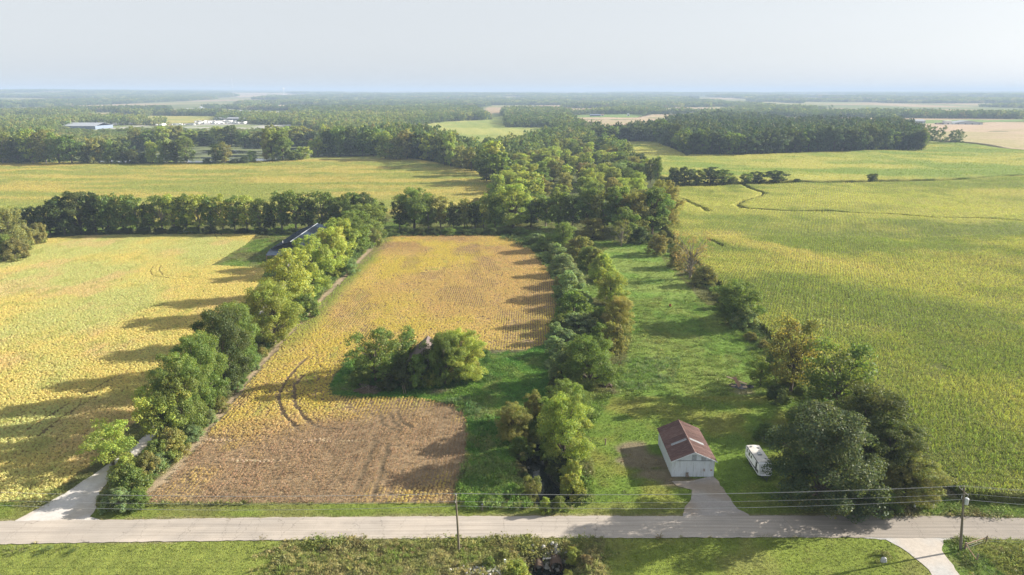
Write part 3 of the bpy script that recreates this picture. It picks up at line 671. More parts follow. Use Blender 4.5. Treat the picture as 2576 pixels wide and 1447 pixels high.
def soyK_col(x, y):
    a = fbm(x / 34, y / 44, 211); b = fbm(x / 4, y / 6, 213); e = fbm(x / 14, y / 20, 215)
    c = mixc((0.46, 0.40, 0.095), (0.38, 0.39, 0.105), sm(a, 0.40, 0.62)); c = mixc(c, (0.46, 0.355, 0.13), 0.6 * sm(e, 0.52, 0.72))
    c = mixc(c, (0.27, 0.29, 0.055), 0.5 * sm(b, 0.55, 0.8)); return c
x, y = rows(L_POLY, 0.76, 0.21, 0.11, 0.2, ang=-0.03)
td = np.full(x.shape, 1e9)
for t in TRACKS: td = np.minimum(td, dpoly(x, y, t))
k = (td > 0.32) & (rng.random(len(x)) > 0.10 + 0.35 * sm(fbm(x / 5, y / 8, 221), 0.62, 0.75)); x, y = x[k], y[k]
n = len(x)
# canopy closed in most places; bare rows show along the right side, in the front corner and in thin patches
right_d = dpoly(x, y, L_POLY[14:19]); right_e = dpoly(x, y, L_POLY[26:32])
rv_ = np.clip(np.maximum(1 - sm(right_d + 8 * (fbm(x / 9, y / 14, 224) - .5), 6, 17), 1 - sm(right_e, 5, 11)) + 0.8 * sm(fbm(x / 11, y / 26, 222), 0.56, 0.68) + 0.35 * (y < 130), 0.08, 1)
x = x + (1 - rv_) * rng.uniform(-.38, .38, n)
td = np.full(x.shape, 1e9)
for t in TRACKS: td = np.minimum(td, dpoly(x, y, t))
keep = (rng.random(n) > 0.30 * rv_) & (td > 0.42); x, y, rv_ = x[keep], y[keep], rv_[keep]; n = len(x); c = soyL_col(x, y)
c = c * (1 - 0.16 * rv_)[:, None]
st_ = (1 - sm(np.abs(((y + 1.5 * fbm(x / 14, y / 3, 226)) % 8.3) - 4), 0.3, 0.8)) * (y < 134) * (y > 112) * sm(fbm(x / 12, y / 3, 227), .48, .6); c = mixc(c, (0.42, 0.32, 0.21), 0.7 * st_)
gcl = (1 - (c[:, 1] < 0.22)) * (1 - 0.55 * rv_); sc = rng.uniform(0.6, 1.0, (n, 1)) * np.column_stack([0.72 + 0.38 * gcl, 0.9 + 0 * gcl, 0.8 + 0 * gcl])
isbr = np.clip((0.36 - c[:, 1] / c[:, 0] * 0.5) * 12, 0, 1)
idx = np.where(rng.random(n) < 0.55 * (c[:, 1] < 0.24), rng.integers(6, 10, n), rng.integers(0, 6, n))
scatter('soybean_plants', SOY + STALK, x, y, rotz(n), sc, jitcol(c * np.array([1.47, 1.58, 1.85]), 0.10), idx, 'ripe golden and brown soybeans in rows on the middle lot', 'soybeans')
x, y = rows(K_POLY, 0.58, 0.40, 0.29, 0.2, ang=0.35)
td = np.full(x.shape, 1e9)
for t in K_TRACKS: td = np.minimum(td, dpoly(x, y, t))
k = (td > 0.35) & (rng.random(len(x)) > 0.06); x, y = x[k], y[k]; n = len(x)
scatter('soybean_plants', SOY, x, y, rotz(n), rng.uniform(0.75, 1.1, (n, 1)) * np.array([[1.05, 1.05, 0.9]]), jitcol(soyK_col(x, y) * np.array([1.40, 1.38, 2.15]), 0.06), rng.integers(0, 6, n), 'yellow soybean field left of the gravel lane', 'soybeans')
# corn: rows of plants close by, bigger clumps standing for several plants further out
cx, cy, cs, ci_ = [], [], [], []
for (sx, sy, y0, y1, s_) in ((0.76, 0.5, 0, 190, 1.0), (0.95, 0.62, 190, 330, 1.12), (1.5, 1.3, 330, 720, 1.5)):
    a_, b_ = rows(F7_POLY, sx, sy, 0.10 * s_, 0.22 * s_, ang=-0.42, ymin=y0, ymax=y1)
    k = np.ones(len(a_), bool)
    for hp, hw in HOLES: k &= dpoly(a_, b_, hp) > hw
    k &= fbm(a_ / 5, b_ / 4, 231) < 0.80
    a_, b_ = a_[k], b_[k]; cx.append(a_); cy.append(b_); cs.append(np.full(len(a_), s_))
x = np.concatenate(cx); y = np.concatenate(cy); s_ = np.concatenate(cs); n = len(x)
hh = 0.92 + 0.16 * fbm(x / 20, y / 20, 233)
sc = np.column_stack([s_ * rng.uniform(.85, 1.2, n), s_ * rng.uniform(.85, 1.2, n), hh * rng.uniform(0.86, 1.1, n)])
scatter('corn_plants', CORN, x, y, rotz(n, 0.07), sc, jitcol(f7_col(x, y) * np.array([2.15, 1.92, 2.3]), 0.28), rng.integers(0, 6, n), 'green corn plants of the big field at right', 'corn')
x, y = rows(F1_POLY, 1.7, 1.6, 0.4, 0.5, ang=0.0, ymax=700); n = len(x)
sc = np.column_stack([rng.uniform(1.5, 2.1, (n, 2)), rng.uniform(1.0, 1.2, n)])
scatter('corn_plants', CORN, x, y, rotz(n, 0.08), sc, jitcol(f1_col(x, y) * 1.25, 0.2), rng.integers(0, 6, n), 'pale ripening corn plants in front of the pond trees', 'corn')
x, y = rows(F4_POLY, 2.6, 2.4, 0.8, 0.9, ymax=1000); n = len(x)
sc = np.column_stack([rng.uniform(1.9, 2.6, (n, 2)), rng.uniform(1.0, 1.25, n)])
scatter('corn_plants', CORN, x, y, rotz(n, 0.08), sc, jitcol(f4_col(x, y) * 1.25, 0.2), rng.integers(0, 6, n), 'green-gold corn plants in front of the dark wood', 'corn')

# grass: tufts over every unmown or close patch of ground
lane_d = lambda x, y: inside(x, y, lane_poly) | inside(x, y, drive_poly) | inside(x, y, south_poly) | inside(x, y, road_poly)
box = [(-110, 83), (130, 83), (230, 400), (-230, 400)]
x, y = rows(box, 0.62, 0.62, 0.3, 0.3, ymax=400)
k = ~inside(x, y, L_POLY) & ~inside(x, y, K_POLY) & ~inside(x, y, F7_POLY) & ~lane_d(x, y) & (dpoly(x, y, DIRTSTRIP) > 1.0)
for (q, rx, ry_) in DIRT: k &= (np.hypot((x - q[0]) / rx, (y - q[1]) / ry_) > 0.8) | (rng.random(len(x)) < 0.2)
k &= ~((x > 29) & (x < 39) & (y > 114) & (y < 128))
k &= (tz(x, y) > -2.2) & ((y < 230) | (rng.random(len(x)) < 0.35))
x, y = x[k], y[k]; n = len(x)
rsy = np.interp(x, [p[0] for p in ROAD_S], [p[1] for p in ROAD_S]); rny = np.interp(x, [p[0] for p in ROAD_N], [p[1] for p in ROAD_N])
lawn = ((y > rny - 1) & (y < rny + 4) & (x < 60)) | ((y < rsy) & ((x < -37) | ((x > 15) & (x < 70))))
barnlawn = inside(x, y, PASTURE) & (y < 150)
rough = 1.0 * (~lawn & ~barnlawn)
sz = np.where(lawn, 0.22, np.where(barnlawn, 0.3, 0.75 + 0.9 * sm(fbm(x / 6, y / 6, 243), 0.5, 0.75)))
pa = inside(x, y, PASTURE) & (y >= 150); sz = np.where(pa, 0.35 + 0.75 * sm(fbm(x / 2.2, y / 1.3, 244), .4, .7), sz); sz = np.where(barnlawn, 0.2 + 0.25 * sm(fbm(x / 2.2, y / 1.3, 244), .4, .7), sz)
gc = ground_color(x, y); gc = mixc(gc, (0.20, 0.20, 0.07), rough * 0.5 * sm(fbm(x / 5, y / 5, 246), 0.5, 0.8))
sc = np.column_stack([1.2 + 0.9 * rng.random(n), 1.2 + 0.9 * rng.random(n), np.ones(n)]) * sz[:, None] * np.array([[1, 1, 1]])
sc[:, :2] += 0.5
idx = np.where(rng.random(n) < 0.35 * rough, rng.integers(4, 8, n), rng.integers(0, 4, n))
scatter('grass_tufts', GRASS + WEED, x, y, rotz(n), sc, jitcol(gc * np.array([1.30, 1.27, 1.3]) * (0.75 + 0.5 * fbm(x / 1.5, y / 1.0, 247))[:, None], 0.28), idx, 'green grass and weeds over the pasture, yard and verges', 'grass')
# rough weeds: creek banks, roadside bank, pasture rim, yard of the old house
cx, cy, ch, cc = [], [], [], []
def weedzone(poly, dens, h0, h1, c0, c1):
    A = np.array(poly); x0, y0 = A.min(0); x1, y1 = A.max(0); n = int((x1 - x0) * (y1 - y0) * dens)
    x = rng.uniform(x0, x1, n); y = rng.uniform(y0, y1, n); k = inside(x, y, poly) & (fbm(x / 3, y / 3, 251) > 0.36) & (tz(x, y) > -2.3) & ~lane_d(x, y); x, y = x[k], y[k]
    cx.append(x); cy.append(y); ch.append(rng.uniform(h0, h1, len(x)) * (0.6 + 0.8 * fbm(x / 4, y / 4, 253))); cc.append(mixc(c0, c1, sm(fbm(x / 3.5, y / 3.5, 255) + rng.normal(0, .08, len(x)), 0.38, 0.65)))
weedzone(P0([(640, 1385), (700, 1372), (900, 1368), (1150, 1370), (1330, 1368), (1480, 1366), (1560, 1385), (1520, 1447), (1500, 1500), (1440, 1440), (1330, 1440), (1300, 1500), (620, 1500)]), 3.6, 0.3, 1.15, (0.15, 0.19, 0.045), (0.30, 0.27, 0.12))
weedzone(P0([(640, 1375), (900, 1370), (1150, 1371), (1180, 1384), (1000, 1398), (700, 1400)]), 3.0, 0.4, 1.1, (0.22, 0.17, 0.095), (0.17, 0.19, 0.06))
weedzone(P0([(1160, 1180), (1250, 1160), (1300, 1190), (1335, 1268), (1330, 1285), (1150, 1283), (1150, 1240)]), 2.4, 0.8, 2.1, (0.095, 0.165, 0.03), (0.15, 0.20, 0.06))
weedzone(P0([(1160, 1040), (1230, 1040), (1260, 1180), (1180, 1200), (1172, 1100)]), 1.2, 0.5, 1.8, (0.07, 0.15, 0.028), (0.16, 0.18, 0.07))
weedzone(P0([(1100, 1010), (1180, 1000), (1230, 1040), (1190, 1070), (1170, 1045)]), 2.0, 0.6, 2.0, (0.08, 0.14, 0.045), (0.13, 0.18, 0.08))
weedzone(P0([(1450, 1130), (1485, 1180), (1470, 1250), (1440, 1285), (1380, 1290), (1300, 1288), (1290, 1240), (1285, 1130), (1320, 1100)]), 1.5, 0.5, 1.6, (0.06, 0.095, 0.025), (0.15, 0.15, 0.06))
weedzone(P0([(1490, 930), (1600, 900), (1720, 900), (1700, 960), (1640, 985), (1530, 985)]), 1.3, 0.5, 1.5, (0.10, 0.17, 0.05), (0.15, 0.19, 0.085))
weedzone(P0([(870, 890), (1230, 880), (1240, 960), (1180, 985), (900, 970), (860, 930)]), 1.4, 0.5, 1.7, (0.05, 0.11, 0.025), (0.09, 0.14, 0.04))
weedzone([(p[0] - 1.5, p[1]) for p in DIRTSTRIP] + [(p[0] - 7.0, p[1]) for p in DIRTSTRIP[::-1]], 2.2, 0.7, 2.2, (0.075, 0.13, 0.028), (0.13, 0.17, 0.06))
weedzone(P0([(955, 585), (1250, 583), (1345, 605), (1400, 690), (1420, 780), (1400, 870), (1378, 860), (1398, 780), (1392, 710), (1340, 635), (1240, 594), (958, 597)]), 0.9, 0.8, 2.4, (0.06, 0.10, 0.028), (0.12, 0.15, 0.055))
weedzone(P0([(2400, 1385), (2640, 1375), (2640, 1520), (2480, 1520), (2420, 1420)]), 1.6, 0.4, 1.4, (0.14, 0.165, 0.04), (0.25, 0.235, 0.11))
weedzone(P0([(2195, 1390), (2235, 1395), (2240, 1415), (2215, 1428), (2185, 1405)]), 6, 0.6, 1.6, (0.10, 0.12, 0.03), (0.15, 0.15, 0.06))
weedzone([(float(prop_x(v)) + dx, v) for v, dx in ((320, -2), (250, -2), (200, -2), (150, -2), (125, -2), (125, 3.5), (200, 3.5), (320, 3.5))], 1.6, 0.7, 2.6, (0.06, 0.09, 0.025), (0.12, 0.135, 0.045))
weedzone(P0([(0, 1378), (200, 1374), (200, 1392), (0, 1396)]), 1.4, 0.4, 1.1, (0.10, 0.14, 0.05), (0.17, 0.17, 0.09))
x = np.concatenate(cx); y = np.concatenate(cy); h = np.concatenate(ch); c = np.concatenate(cc); n = len(x)
TALL = [blade_mesh('tall_grass_%d' % k, 14, 1.0, 0.5, 0.06, bend=0.45) for k in range(3)]
def herb(k):
    n = 110; d = rng.normal(size=(n, 3)); d[:, 2] = np.abs(d[:, 2]) * 0.9; d = unit(d)
    C_ = d * np.array([0.48, 0.48, 0.62]) * rng.uniform(0.5, 1.0, (n, 1)) + np.array([0, 0, 0.25])
    return leafmesh('herb_%d' % k, *leaves(C_, unit(d + rng.normal(size=(n, 3)) * 0.7), 0.105, 0.7), M_CROP)
HERB = [herb(k) for k in range(4)]
scatter('weeds', TALL + HERB, x, y, rotz(n, .15), np.column_stack([h * rng.uniform(.7, 1.2, n), h * rng.uniform(.7, 1.2, n), h * .8]), jitcol(c * 1.3, .22), rng.integers(0, 7, n), 'tall rough weeds on the banks and field edges', 'weeds')

# ------------------------------------------------------------------ trees
def crown_geo(R_, H, z0, nl, lr, nleaf, ls, prof, squash=0.85, core=0.55, upb=0.15, aspect=0.72):
    C_, rad = [], []
    for k in range(nl):
        t = (k + 0.5) / nl + rng.uniform(-.5, .5) / nl; t = min(max(t, 0.03), 0.97)
        a = k * 2.39996 + rng.uniform(-.5, .5); rr = prof(t) * R_ * math.sqrt(rng.uniform(0.12, 1.0)) * 0.80
        r = lr * R_ * rng.uniform(0.7, 1.2) * (0.65 + 0.35 * prof(t))
        C_.append((math.cos(a) * rr, math.sin(a) * rr, z0 + (H - z0) * t * 0.94 + 0.0)); rad.append(r)
    C_ = np.array(C_); rad = np.array(rad); C_[:, 2] = np.minimum(C_[:, 2], H - rad * squash * 0.9)
    ns_ = 11 if nleaf > 1000 else 5
    sd = rng.normal(size=(nl * ns_, 3)); sd[:, 2] += 0.35; sd = unit(sd); par = np.repeat(np.arange(nl), ns_)
    SC = C_[par] + sd * (rad[par] * rng.uniform(0.45, 1.0, nl * ns_))[:, None] * np.array([1, 1, squash]); SR = rad[par] * rng.uniform(0.26, 0.52, nl * ns_)
    pr = SR ** 1.8 / (SR ** 1.8).sum(); m = int(nleaf * 1.9)
    qs = rng.choice(nl * ns_, m, p=pr); q = par[qs]; d0 = rng.normal(size=(m, 3)); d0[:, 2] += upb; d0 = unit(d0)
    P_ = SC[qs] + d0 * (SR[qs] * (0.35 + 0.75 * rng.random(m) ** 0.5))[:, None] * np.array([1, 1, squash])
    d = unit(unit(P_ - C_[q]) * 0.55 + d0 * 0.75)
    ok = (P_[:, 2] > z0 * 0.75)
    for k in range(nl):
        dd = (P_ - C_[k]) / np.array([1, 1, squash]); ok &= (q == k) | (np.linalg.norm(dd, axis=1) > rad[k] * core)
    P_, d = P_[ok][:nleaf], d[ok][:nleaf]
    N_ = unit(d * 0.9 + rng.normal(size=P_.shape) * 0.55 + np.array([0, 0, 0.25]))
    V, F, c = leaves(P_, N_, ls, aspect)
    # each limb's foliage has its own slightly different green
    lobe = rng.uniform(0.84, 1.16, (nl, 1)) * (1 + rng.uniform(-.07, .07, (nl, 3))); c = c * np.repeat(lobe[q[ok][:nleaf]], 4, 0)
    return V, F, c, C_, rad
P_ROUND = lambda t: math.sqrt(max(0.05, 1 - (2 * t - 0.85) ** 2 / 1.5))
P_OVAL = lambda t: 0.55 + 0.45 * math.sin(math.pi * min(1, t + 0.18)) if t < .8 else 0.5
P_UP = lambda t: 0.45 + 0.55 * math.sin(math.pi * t)
P_BUSH = lambda t: 1.0 - 0.65 * t * t
P_VASE = lambda t: 0.35 + 0.65 * math.sin(math.pi * min(1, 0.15 + t * 0.62))
def make_proto(R_, H, z0, nl, lr, nleaf, ls, prof, bark=M_BARK, limbs=True, **k):
    V, F, c, C_, rad = crown_geo(R_, H, z0, nl, lr, nleaf, ls, prof, **k)
    cm = leafmesh('crown', V, F, c, M_LEAF)
    b = MB(); tr = 0.045 * R_ + 0.06; top = z0 + (H - z0) * 0.6
    b.tube([(0, 0, -0.4), (0.02, 0, 0.1), (0.05, 0.03, z0 + (H - z0) * .25), (0.0, 0.08, top)], [tr * 1.5, tr, tr * 0.8, tr * 0.3], 8)
    if limbs:
        for k2 in range(nl):
            p = C_[k2]; s0 = z0 * 0.7 + (p[2] - z0 * 0.7) * rng.uniform(0.15, 0.5); s0 = min(s0, top * .95)
            mid = (p[0] * 0.45, p[1] * 0.45, s0 + (p[2] - s0) * 0.62)
            b.tube([(0, 0, s0), mid, tuple(p)], [tr * 0.42, tr * 0.28, tr * 0.1], 5, cap=False)
    return cm, b.mesh('trunk', bark)
PR = {}
PR['round'] = [make_proto(4, 10, 1.2, 26, 0.36, 20000, 0.215, P_ROUND) for _ in range(3)]
PR['big'] = [make_proto(4, 10, 0.9, 38, 0.33, 46000, 0.145, P_ROUND) for _ in range(2)]
PR['tall'] = [make_proto(3.4, 12, 2.2, 26, 0.38, 13000, 0.28, P_UP) for _ in range(3)]
PR['bush'] = [make_proto(3, 5, 0.35, 22, 0.36, 11000, 0.21, P_BUSH, limbs=False) for _ in range(3)]
PR['vase'] = [make_proto(4, 9, 1.8, 22, 0.33, 8500, 0.24, P_VASE) for _ in range(2)]
PR['sparse'] = [make_proto(4, 9, 1.2, 26, 0.28, 2600, 0.20, P_VASE, bark=M_BARK_PALE) for _ in range(1)]
PR['mid'] = [make_proto(4, 10, 1.5, 16, 0.42, 2600, 0.55, P_ROUND) for _ in range(3)] + [make_proto(3.3, 12, 2.0, 18, 0.42, 2600, 0.58, P_UP) for _ in range(2)]
PR['gap'] = [make_proto(4.1, 12, 2.2, 18, 0.38, 3200, 0.46, P_UP, bark=M_BARK_PALE) for _ in range(3)]
DIM = {'big': (8, 10), 'round': (8, 10), 'tall': (6.8, 12), 'bush': (6, 5), 'vase': (8, 9), 'sparse': (8, 9), 'mid': (8, 10), 'gap': (7.2, 12)}
TINT = {'dark': (0.050, 0.078, 0.024), 'mid': (0.085, 0.118, 0.026), 'light': (0.155, 0.185, 0.038), 'olive': (0.125, 0.130, 0.038), 'silver': (0.115, 0.155, 0.062),
        'yellow': (0.165, 0.200, 0.040), 'blue': (0.050, 0.082, 0.038), 'tawny': (0.15, 0.125, 0.055)}
NAMES = {'big': 'broad_tree', 'round': 'broad_tree', 'tall': 'tall_tree', 'bush': 'shrub', 'vase': 'spreading_tree', 'sparse': 'thin_tree', 'mid': 'broad_tree', 'gap': 'tall_tree'}
TREES = []
def plant(kind, x, y, w, h, tint, label, group=None, var=None, cat=None, jt=0.12):
    pv = PR[kind]; q = random.randrange(len(pv)) if var is None else var % len(pv); cm, tm = pv[q]
    W0, H0 = DIM[kind]
    if kind == 'mid' and q >= 3: W0, H0 = 6.6, 12
    e = empty(NAMES[kind], (x, y, tz1(x, y) - 0.05), random.uniform(0, 6.28)); e.scale = (w / W0, w / W0 * random.uniform(.93, 1.07), h / H0)
    cr_ = link(bpy.data.objects.new('crown', cm), e); tr_ = link(bpy.data.objects.new('trunk', tm), e)
    t = [q * k_ for q, k_ in zip(TINT[tint], (1.74, 1.74, 1.85))] if tint not in ('dark', 'blue') else [q * k_ for q, k_ in zip(TINT[tint], (1.6, 1.4, 1.45))]; j = random.uniform(1 - jt, 1 + jt)
    cr_.color = (t[0] * j * random.uniform(.93, 1.07), t[1] * j, t[2] * j, 1)
    tag(e, label, cat or ('shrub' if kind == 'bush' else 'tree'), group); TREES.append(e)
    return e
def tree(kind, u, vb, vt, wpx, tint, label, group=None, var=None, cat=None):
    """base seen (or judged) at (u, vb), top at vt, width wpx, all on the photo view"""
    x, y = at(u, vb)
    if kind == 'round' and y < 200: kind = 'big'
    dep = PITCH + math.atan((vt / 2.5146 - 287.5) / F_PX)
    d = y * math.cos(PITCH) + CAM_H * math.sin(PITCH); w = wpx / 2.5146 / F_PX * d
    yt = y + w * 0.12
    h = max(1.0, CAM_H - yt * math.tan(dep) - tz1(x, y))
    return plant(kind, x, y, w * (1.16 if kind in ('big', 'round', 'tall', 'vase') and y < 420 else 1.06), h * (0.82 if kind == 'bush' else 1.0), tint, label, group, var, cat)

G1 = 'trees and shrubs of the hedge beside the gravel lane'
for a in [
    ('vase', 285, 1172, 1062, 112, 'light', 'small pale tree standing alone left of the lane mouth'),
    ('bush', 322, 1205, 1125, 84, 'light', 'bright shrub between the lane and the small pale tree'),
    ('bush', 326, 1246, 1150, 96, 'mid', 'round green shrub right of the lane mouth, second from the road'),
    ('bush', 302, 1278, 1215, 84, 'silver', 'low green shrub nearest the road at the lane mouth'),
    ('bush', 345, 1274, 1222, 64, 'mid', 'small leafy bush at the lower end of the lane hedge near the road'),
    ('vase', 412, 1112, 965, 118, 'light', 'pale tree overhanging the gravel lane, second from the road'),
    ('bush', 400, 1165, 1090, 78, 'mid', 'dark-hearted shrub beside the lane below the overhanging pale tree'),
    ('bush', 440, 1150, 1060, 78, 'olive', 'olive shrub between the lane and the brown soybeans'),
    ('bush', 375, 1196, 1120, 62, 'olive', 'small olive shrub in the gap of the lane hedge'),
    ('round', 466, 1088, 880, 138, 'mid', 'large dense tree, lowest big crown of the lane hedge'),
    ('round', 508, 1036, 832, 120, 'mid', 'large rounded tree second of the big crowns up the lane'),
    ('round', 562, 984, 768, 128, 'dark', 'darker large tree third of the big crowns up the lane'),
    ('round', 604, 938, 757, 104, 'mid', 'green tree fourth of the big crowns up the lane'),
    ('round', 692, 866, 700, 124, 'light', 'bright yellow-green tree in the middle of the lane hedge'),
    ('round', 736, 790, 622, 118, 'light', 'tall bright tree in front of the dark metal shed'),
    ('round', 788, 745, 590, 96, 'light', 'bright tree at the right end of the dark metal shed'),
    ('bush', 770, 800, 725, 70, 'mid', 'low green bush below the tall bright lane tree'),
    ('round', 838, 690, 566, 88, 'yellow', 'yellow-green tree just behind the dark metal shed'),
    ('tall', 862, 668, 546, 84, 'light', 'pale tree third from the far end of the lane hedge'),
    ('round', 890, 632, 528, 92, 'mid', 'green tree second from the far end of the lane hedge'),
    ('round', 925, 606, 508, 96, 'mid', 'green tree at the far end of the lane hedge'),
    ('bush', 942, 618, 566, 50, 'olive', 'olive bush at the top left corner of the middle field'),
    ('bush', 880, 690, 640, 52, 'silver', 'grey-green bush at the left edge of the golden field'),
]: tree(*a, group=G1)
G2 = 'trees in the hedgerow behind the yellow field'
hed = [('round', 22, 640, 520, 96, 'olive'), ('bush', 8, 655, 575, 70, 'mid'), ('bush', 62, 628, 545, 60, 'olive'), ('bush', 100, 612, 548, 52, 'olive'), ('bush', 40, 655, 585, 66, 'olive'), ('mid', 70, 596, 520, 90, 'dark'), ('mid', 128, 592, 508, 60, 'dark'),
       ('mid', 165, 592, 490, 70, 'dark'), ('round', 205, 588, 478, 84, 'dark'), ('mid', 243, 588, 484, 70, 'dark'), ('mid', 275, 588, 490, 56, 'mid'), ('mid', 312, 586, 487, 74, 'mid'), ('gap', 347, 586, 492, 60, 'mid'),
       ('mid', 378, 586, 510, 42, 'dark'), ('gap', 410, 586, 490, 62, 'mid'), ('gap', 440, 586, 488, 60, 'light'), ('gap', 470, 586, 490, 58, 'mid'), ('gap', 503, 586, 488, 60, 'light'), ('gap', 533, 585, 492, 54, 'mid'),
       ('gap', 562, 585, 490, 56, 'light'), ('gap', 592, 585, 494, 54, 'mid'), ('gap', 622, 584, 492, 52, 'light'), ('gap', 655, 584, 500, 56, 'mid'), ('mid', 680, 583, 512, 40, 'dark'),
       ('gap', 710, 583, 482, 66, 'mid'), ('gap', 745, 582, 478, 74, 'mid'), ('gap', 778, 581, 496, 46, 'dark'), ('gap', 812, 580, 480, 68, 'mid'), ('gap', 842, 579, 492, 52, 'mid'), ('round', 880, 577, 482, 72, 'mid'), ('round', 915, 576, 484, 74, 'dark'), ('mid', 950, 574, 500, 50, 'mid')]
tw = {'dark': 'dark', 'mid': 'green', 'light': 'pale green', 'olive': 'olive', 'silver': 'grey-green', 'yellow': 'yellow-green', 'blue': 'bluish', 'tawny': 'tawny'}
_o20 = ['first', 'second', 'third', 'fourth', 'fifth', 'sixth', 'seventh', 'eighth', 'ninth', 'tenth', 'eleventh', 'twelfth', 'thirteenth', 'fourteenth', 'fifteenth', 'sixteenth', 'seventeenth', 'eighteenth', 'nineteenth', 'twentieth']
ordn = _o20 + ['twenty-' + q for q in _o20[:9]] + ['thirtieth'] + ['thirty-' + q for q in _o20[:9]]
def order(k, n):
    if k < 25: return ordn[k] + ' from the left'
    return ordn[n - 1 - k] + ' from the right' if n - 1 - k < 39 else 'near the middle'
def run(lst, where, group):
    lst = sorted(lst, key=lambda a: a[1]); n = len(lst)
    for k, a in enumerate(lst): tree(*a, label='%s %s, %s %s' % (tw[a[5]], 'shrub' if a[0] == 'bush' else 'tree', order(k, n), where), group=group)
run(hed, 'in the hedgerow behind the yellow field', G2)
run([('bush', u, 588, 572 - random.uniform(0, 8), 46, random.choice(['dark', 'dark', 'mid'])) for u in range(150, 960, 42)], 'in undergrowth below the hedgerow', 'undergrowth shrubs along the hedgerow')
run([('gap', 1005, 578, 505, 44, 'dark'), ('round', 1042, 574, 470, 92, 'mid'), ('gap', 1078, 576, 498, 50, 'mid'), ('gap', 1108, 575, 488, 52, 'olive'), ('mid', 1140, 576, 508, 44, 'dark'), ('mid', 1168, 574, 498, 44, 'olive'), ('mid', 1195, 574, 510, 46, 'dark'),
     ('mid', 1216, 574, 488, 38, 'light'), ('mid', 1245, 572, 482, 52, 'mid'), ('round', 1290, 572, 460, 98, 'light'), ('mid', 1335, 572, 500, 56, 'dark'), ('gap', 1372, 570, 492, 52, 'mid'), ('tall', 1405, 574, 480, 62, 'mid'), ('gap', 1440, 576, 490, 60, 'dark'),
     ('tall', 1478, 580, 470, 66, 'mid'), ('gap', 1515, 584, 480, 62, 'olive'), ('tall', 1552, 588, 470, 70, 'mid'), ('round', 1590, 592, 480, 84, 'olive'), ('tall', 1640, 590, 470, 84, 'mid'), ('round', 1668, 575, 450, 84, 'olive')],
    'along the back of the lot', 'trees along the back of the lot')
run([('bush', u, 590, 574 - random.uniform(0, 10), 44, random.choice(['dark', 'mid', 'dark'])) for u in range(985, 1340, 36)], 'in undergrowth behind the golden field', 'undergrowth shrubs behind the golden field')
# woodland along the creek, filling the middle distance
def fill(poly, spacing, n_max, seed, avoid=()):
    rs = random.Random(seed); A = np.array(poly); x0, y0 = A.min(0); x1, y1 = A.max(0); pts = []
    for _ in range(n_max * 60):
        p = (rs.uniform(x0, x1), rs.uniform(y0, y1))
        if not bool(inside(np.array([p[0]]), np.array([p[1]]), poly)[0]): continue
        if all((p[0] - q[0]) ** 2 + (p[1] - q[1]) ** 2 > spacing ** 2 for q in pts): pts.append(p)
        if len(pts) >= n_max: break
    return pts
BELT = P0([(1240, 505), (1252, 472), (1232, 452), (1200, 434), (1330, 408), (1420, 375), (1500, 385), (1590, 415), (1640, 448), (1672, 480), (1680, 545), (1640, 570), (1480, 560), (1330, 556), (1240, 550)])
bp_ = fill(BELT, 9.0, 118, 3); bp_.sort(key=lambda p: -p[1])
def zone_word(x, y, ex, ey, names):
    return names[int(np.clip((y - ey[0]) / (ey[1] - ey[0]) * 3, 0, 2))][int(np.clip((x - ex[0]) / (ex[1] - ex[0]) * 3, 0, 2))]
bx = [p[0] for p in bp_]; by = [p[1] for p in bp_]
zn = [['front left', 'front middle', 'front right'], ['centre left', 'centre', 'centre right'], ['far left', 'far middle', 'far right']]
belt_n = {}
bp_.sort(key=lambda p: p[1])
for k, (px, py) in enumerate(bp_):
    t = random.choices(['light', 'olive', 'mid', 'yellow', 'dark', 'tawny', 'silver'], [6, 4, 3, 4, .8, .3, .4])[0]; kd = random.choice(['round', 'round', 'mid', 'mid', 'tall'])
    w = random.uniform(12, 18); h = random.uniform(12, 18)
    zw = zone_word(px, py, (min(bx), max(bx)), (min(by), max(by)), zn)
    belt_n[(t, zw)] = belt_n.get((t, zw), 0) + 1
    plant(kd, px, py, w, h, t, '%s crown, %s from the front in the %s of the creek wood' % (tw[t], ordn[belt_n[(t, zw)] - 1], zw), 'tree crowns of the dense creek woodland')
for (u, vb, vt, w, tt) in [(u, 404 + (u - 960) * 0.012, 404 - random.uniform(58, 84), random.uniform(40, 66), random.choice(['olive', 'light', 'mid', 'dark'])) for u in range(970, 1110, 27)]:
    tree('mid', u, vb, vt, w, tt, '%s tree, %s from the left in the row curving past the pale cornfield' % (tw[tt], ordn[int(round((u - 970) / 27))]), 'trees curving along the pale cornfield')
run([('mid', 1118, 420, 345, 46, 'dark'), ('tall', 1133, 424, 338, 40, 'light'), ('mid', 1158, 428, 366, 46, 'olive'), ('mid', 1185, 434, 368, 50, 'olive'), ('mid', 1212, 440, 372, 50, 'mid'), ('mid', 1240, 446, 352, 62, 'light'), ('mid', 1224, 462, 385, 52, 'dark'), ('mid', 1262, 468, 380, 60, 'mid')],
    'at the tip of the pale cornfield', 'trees at the tip of the pale cornfield')
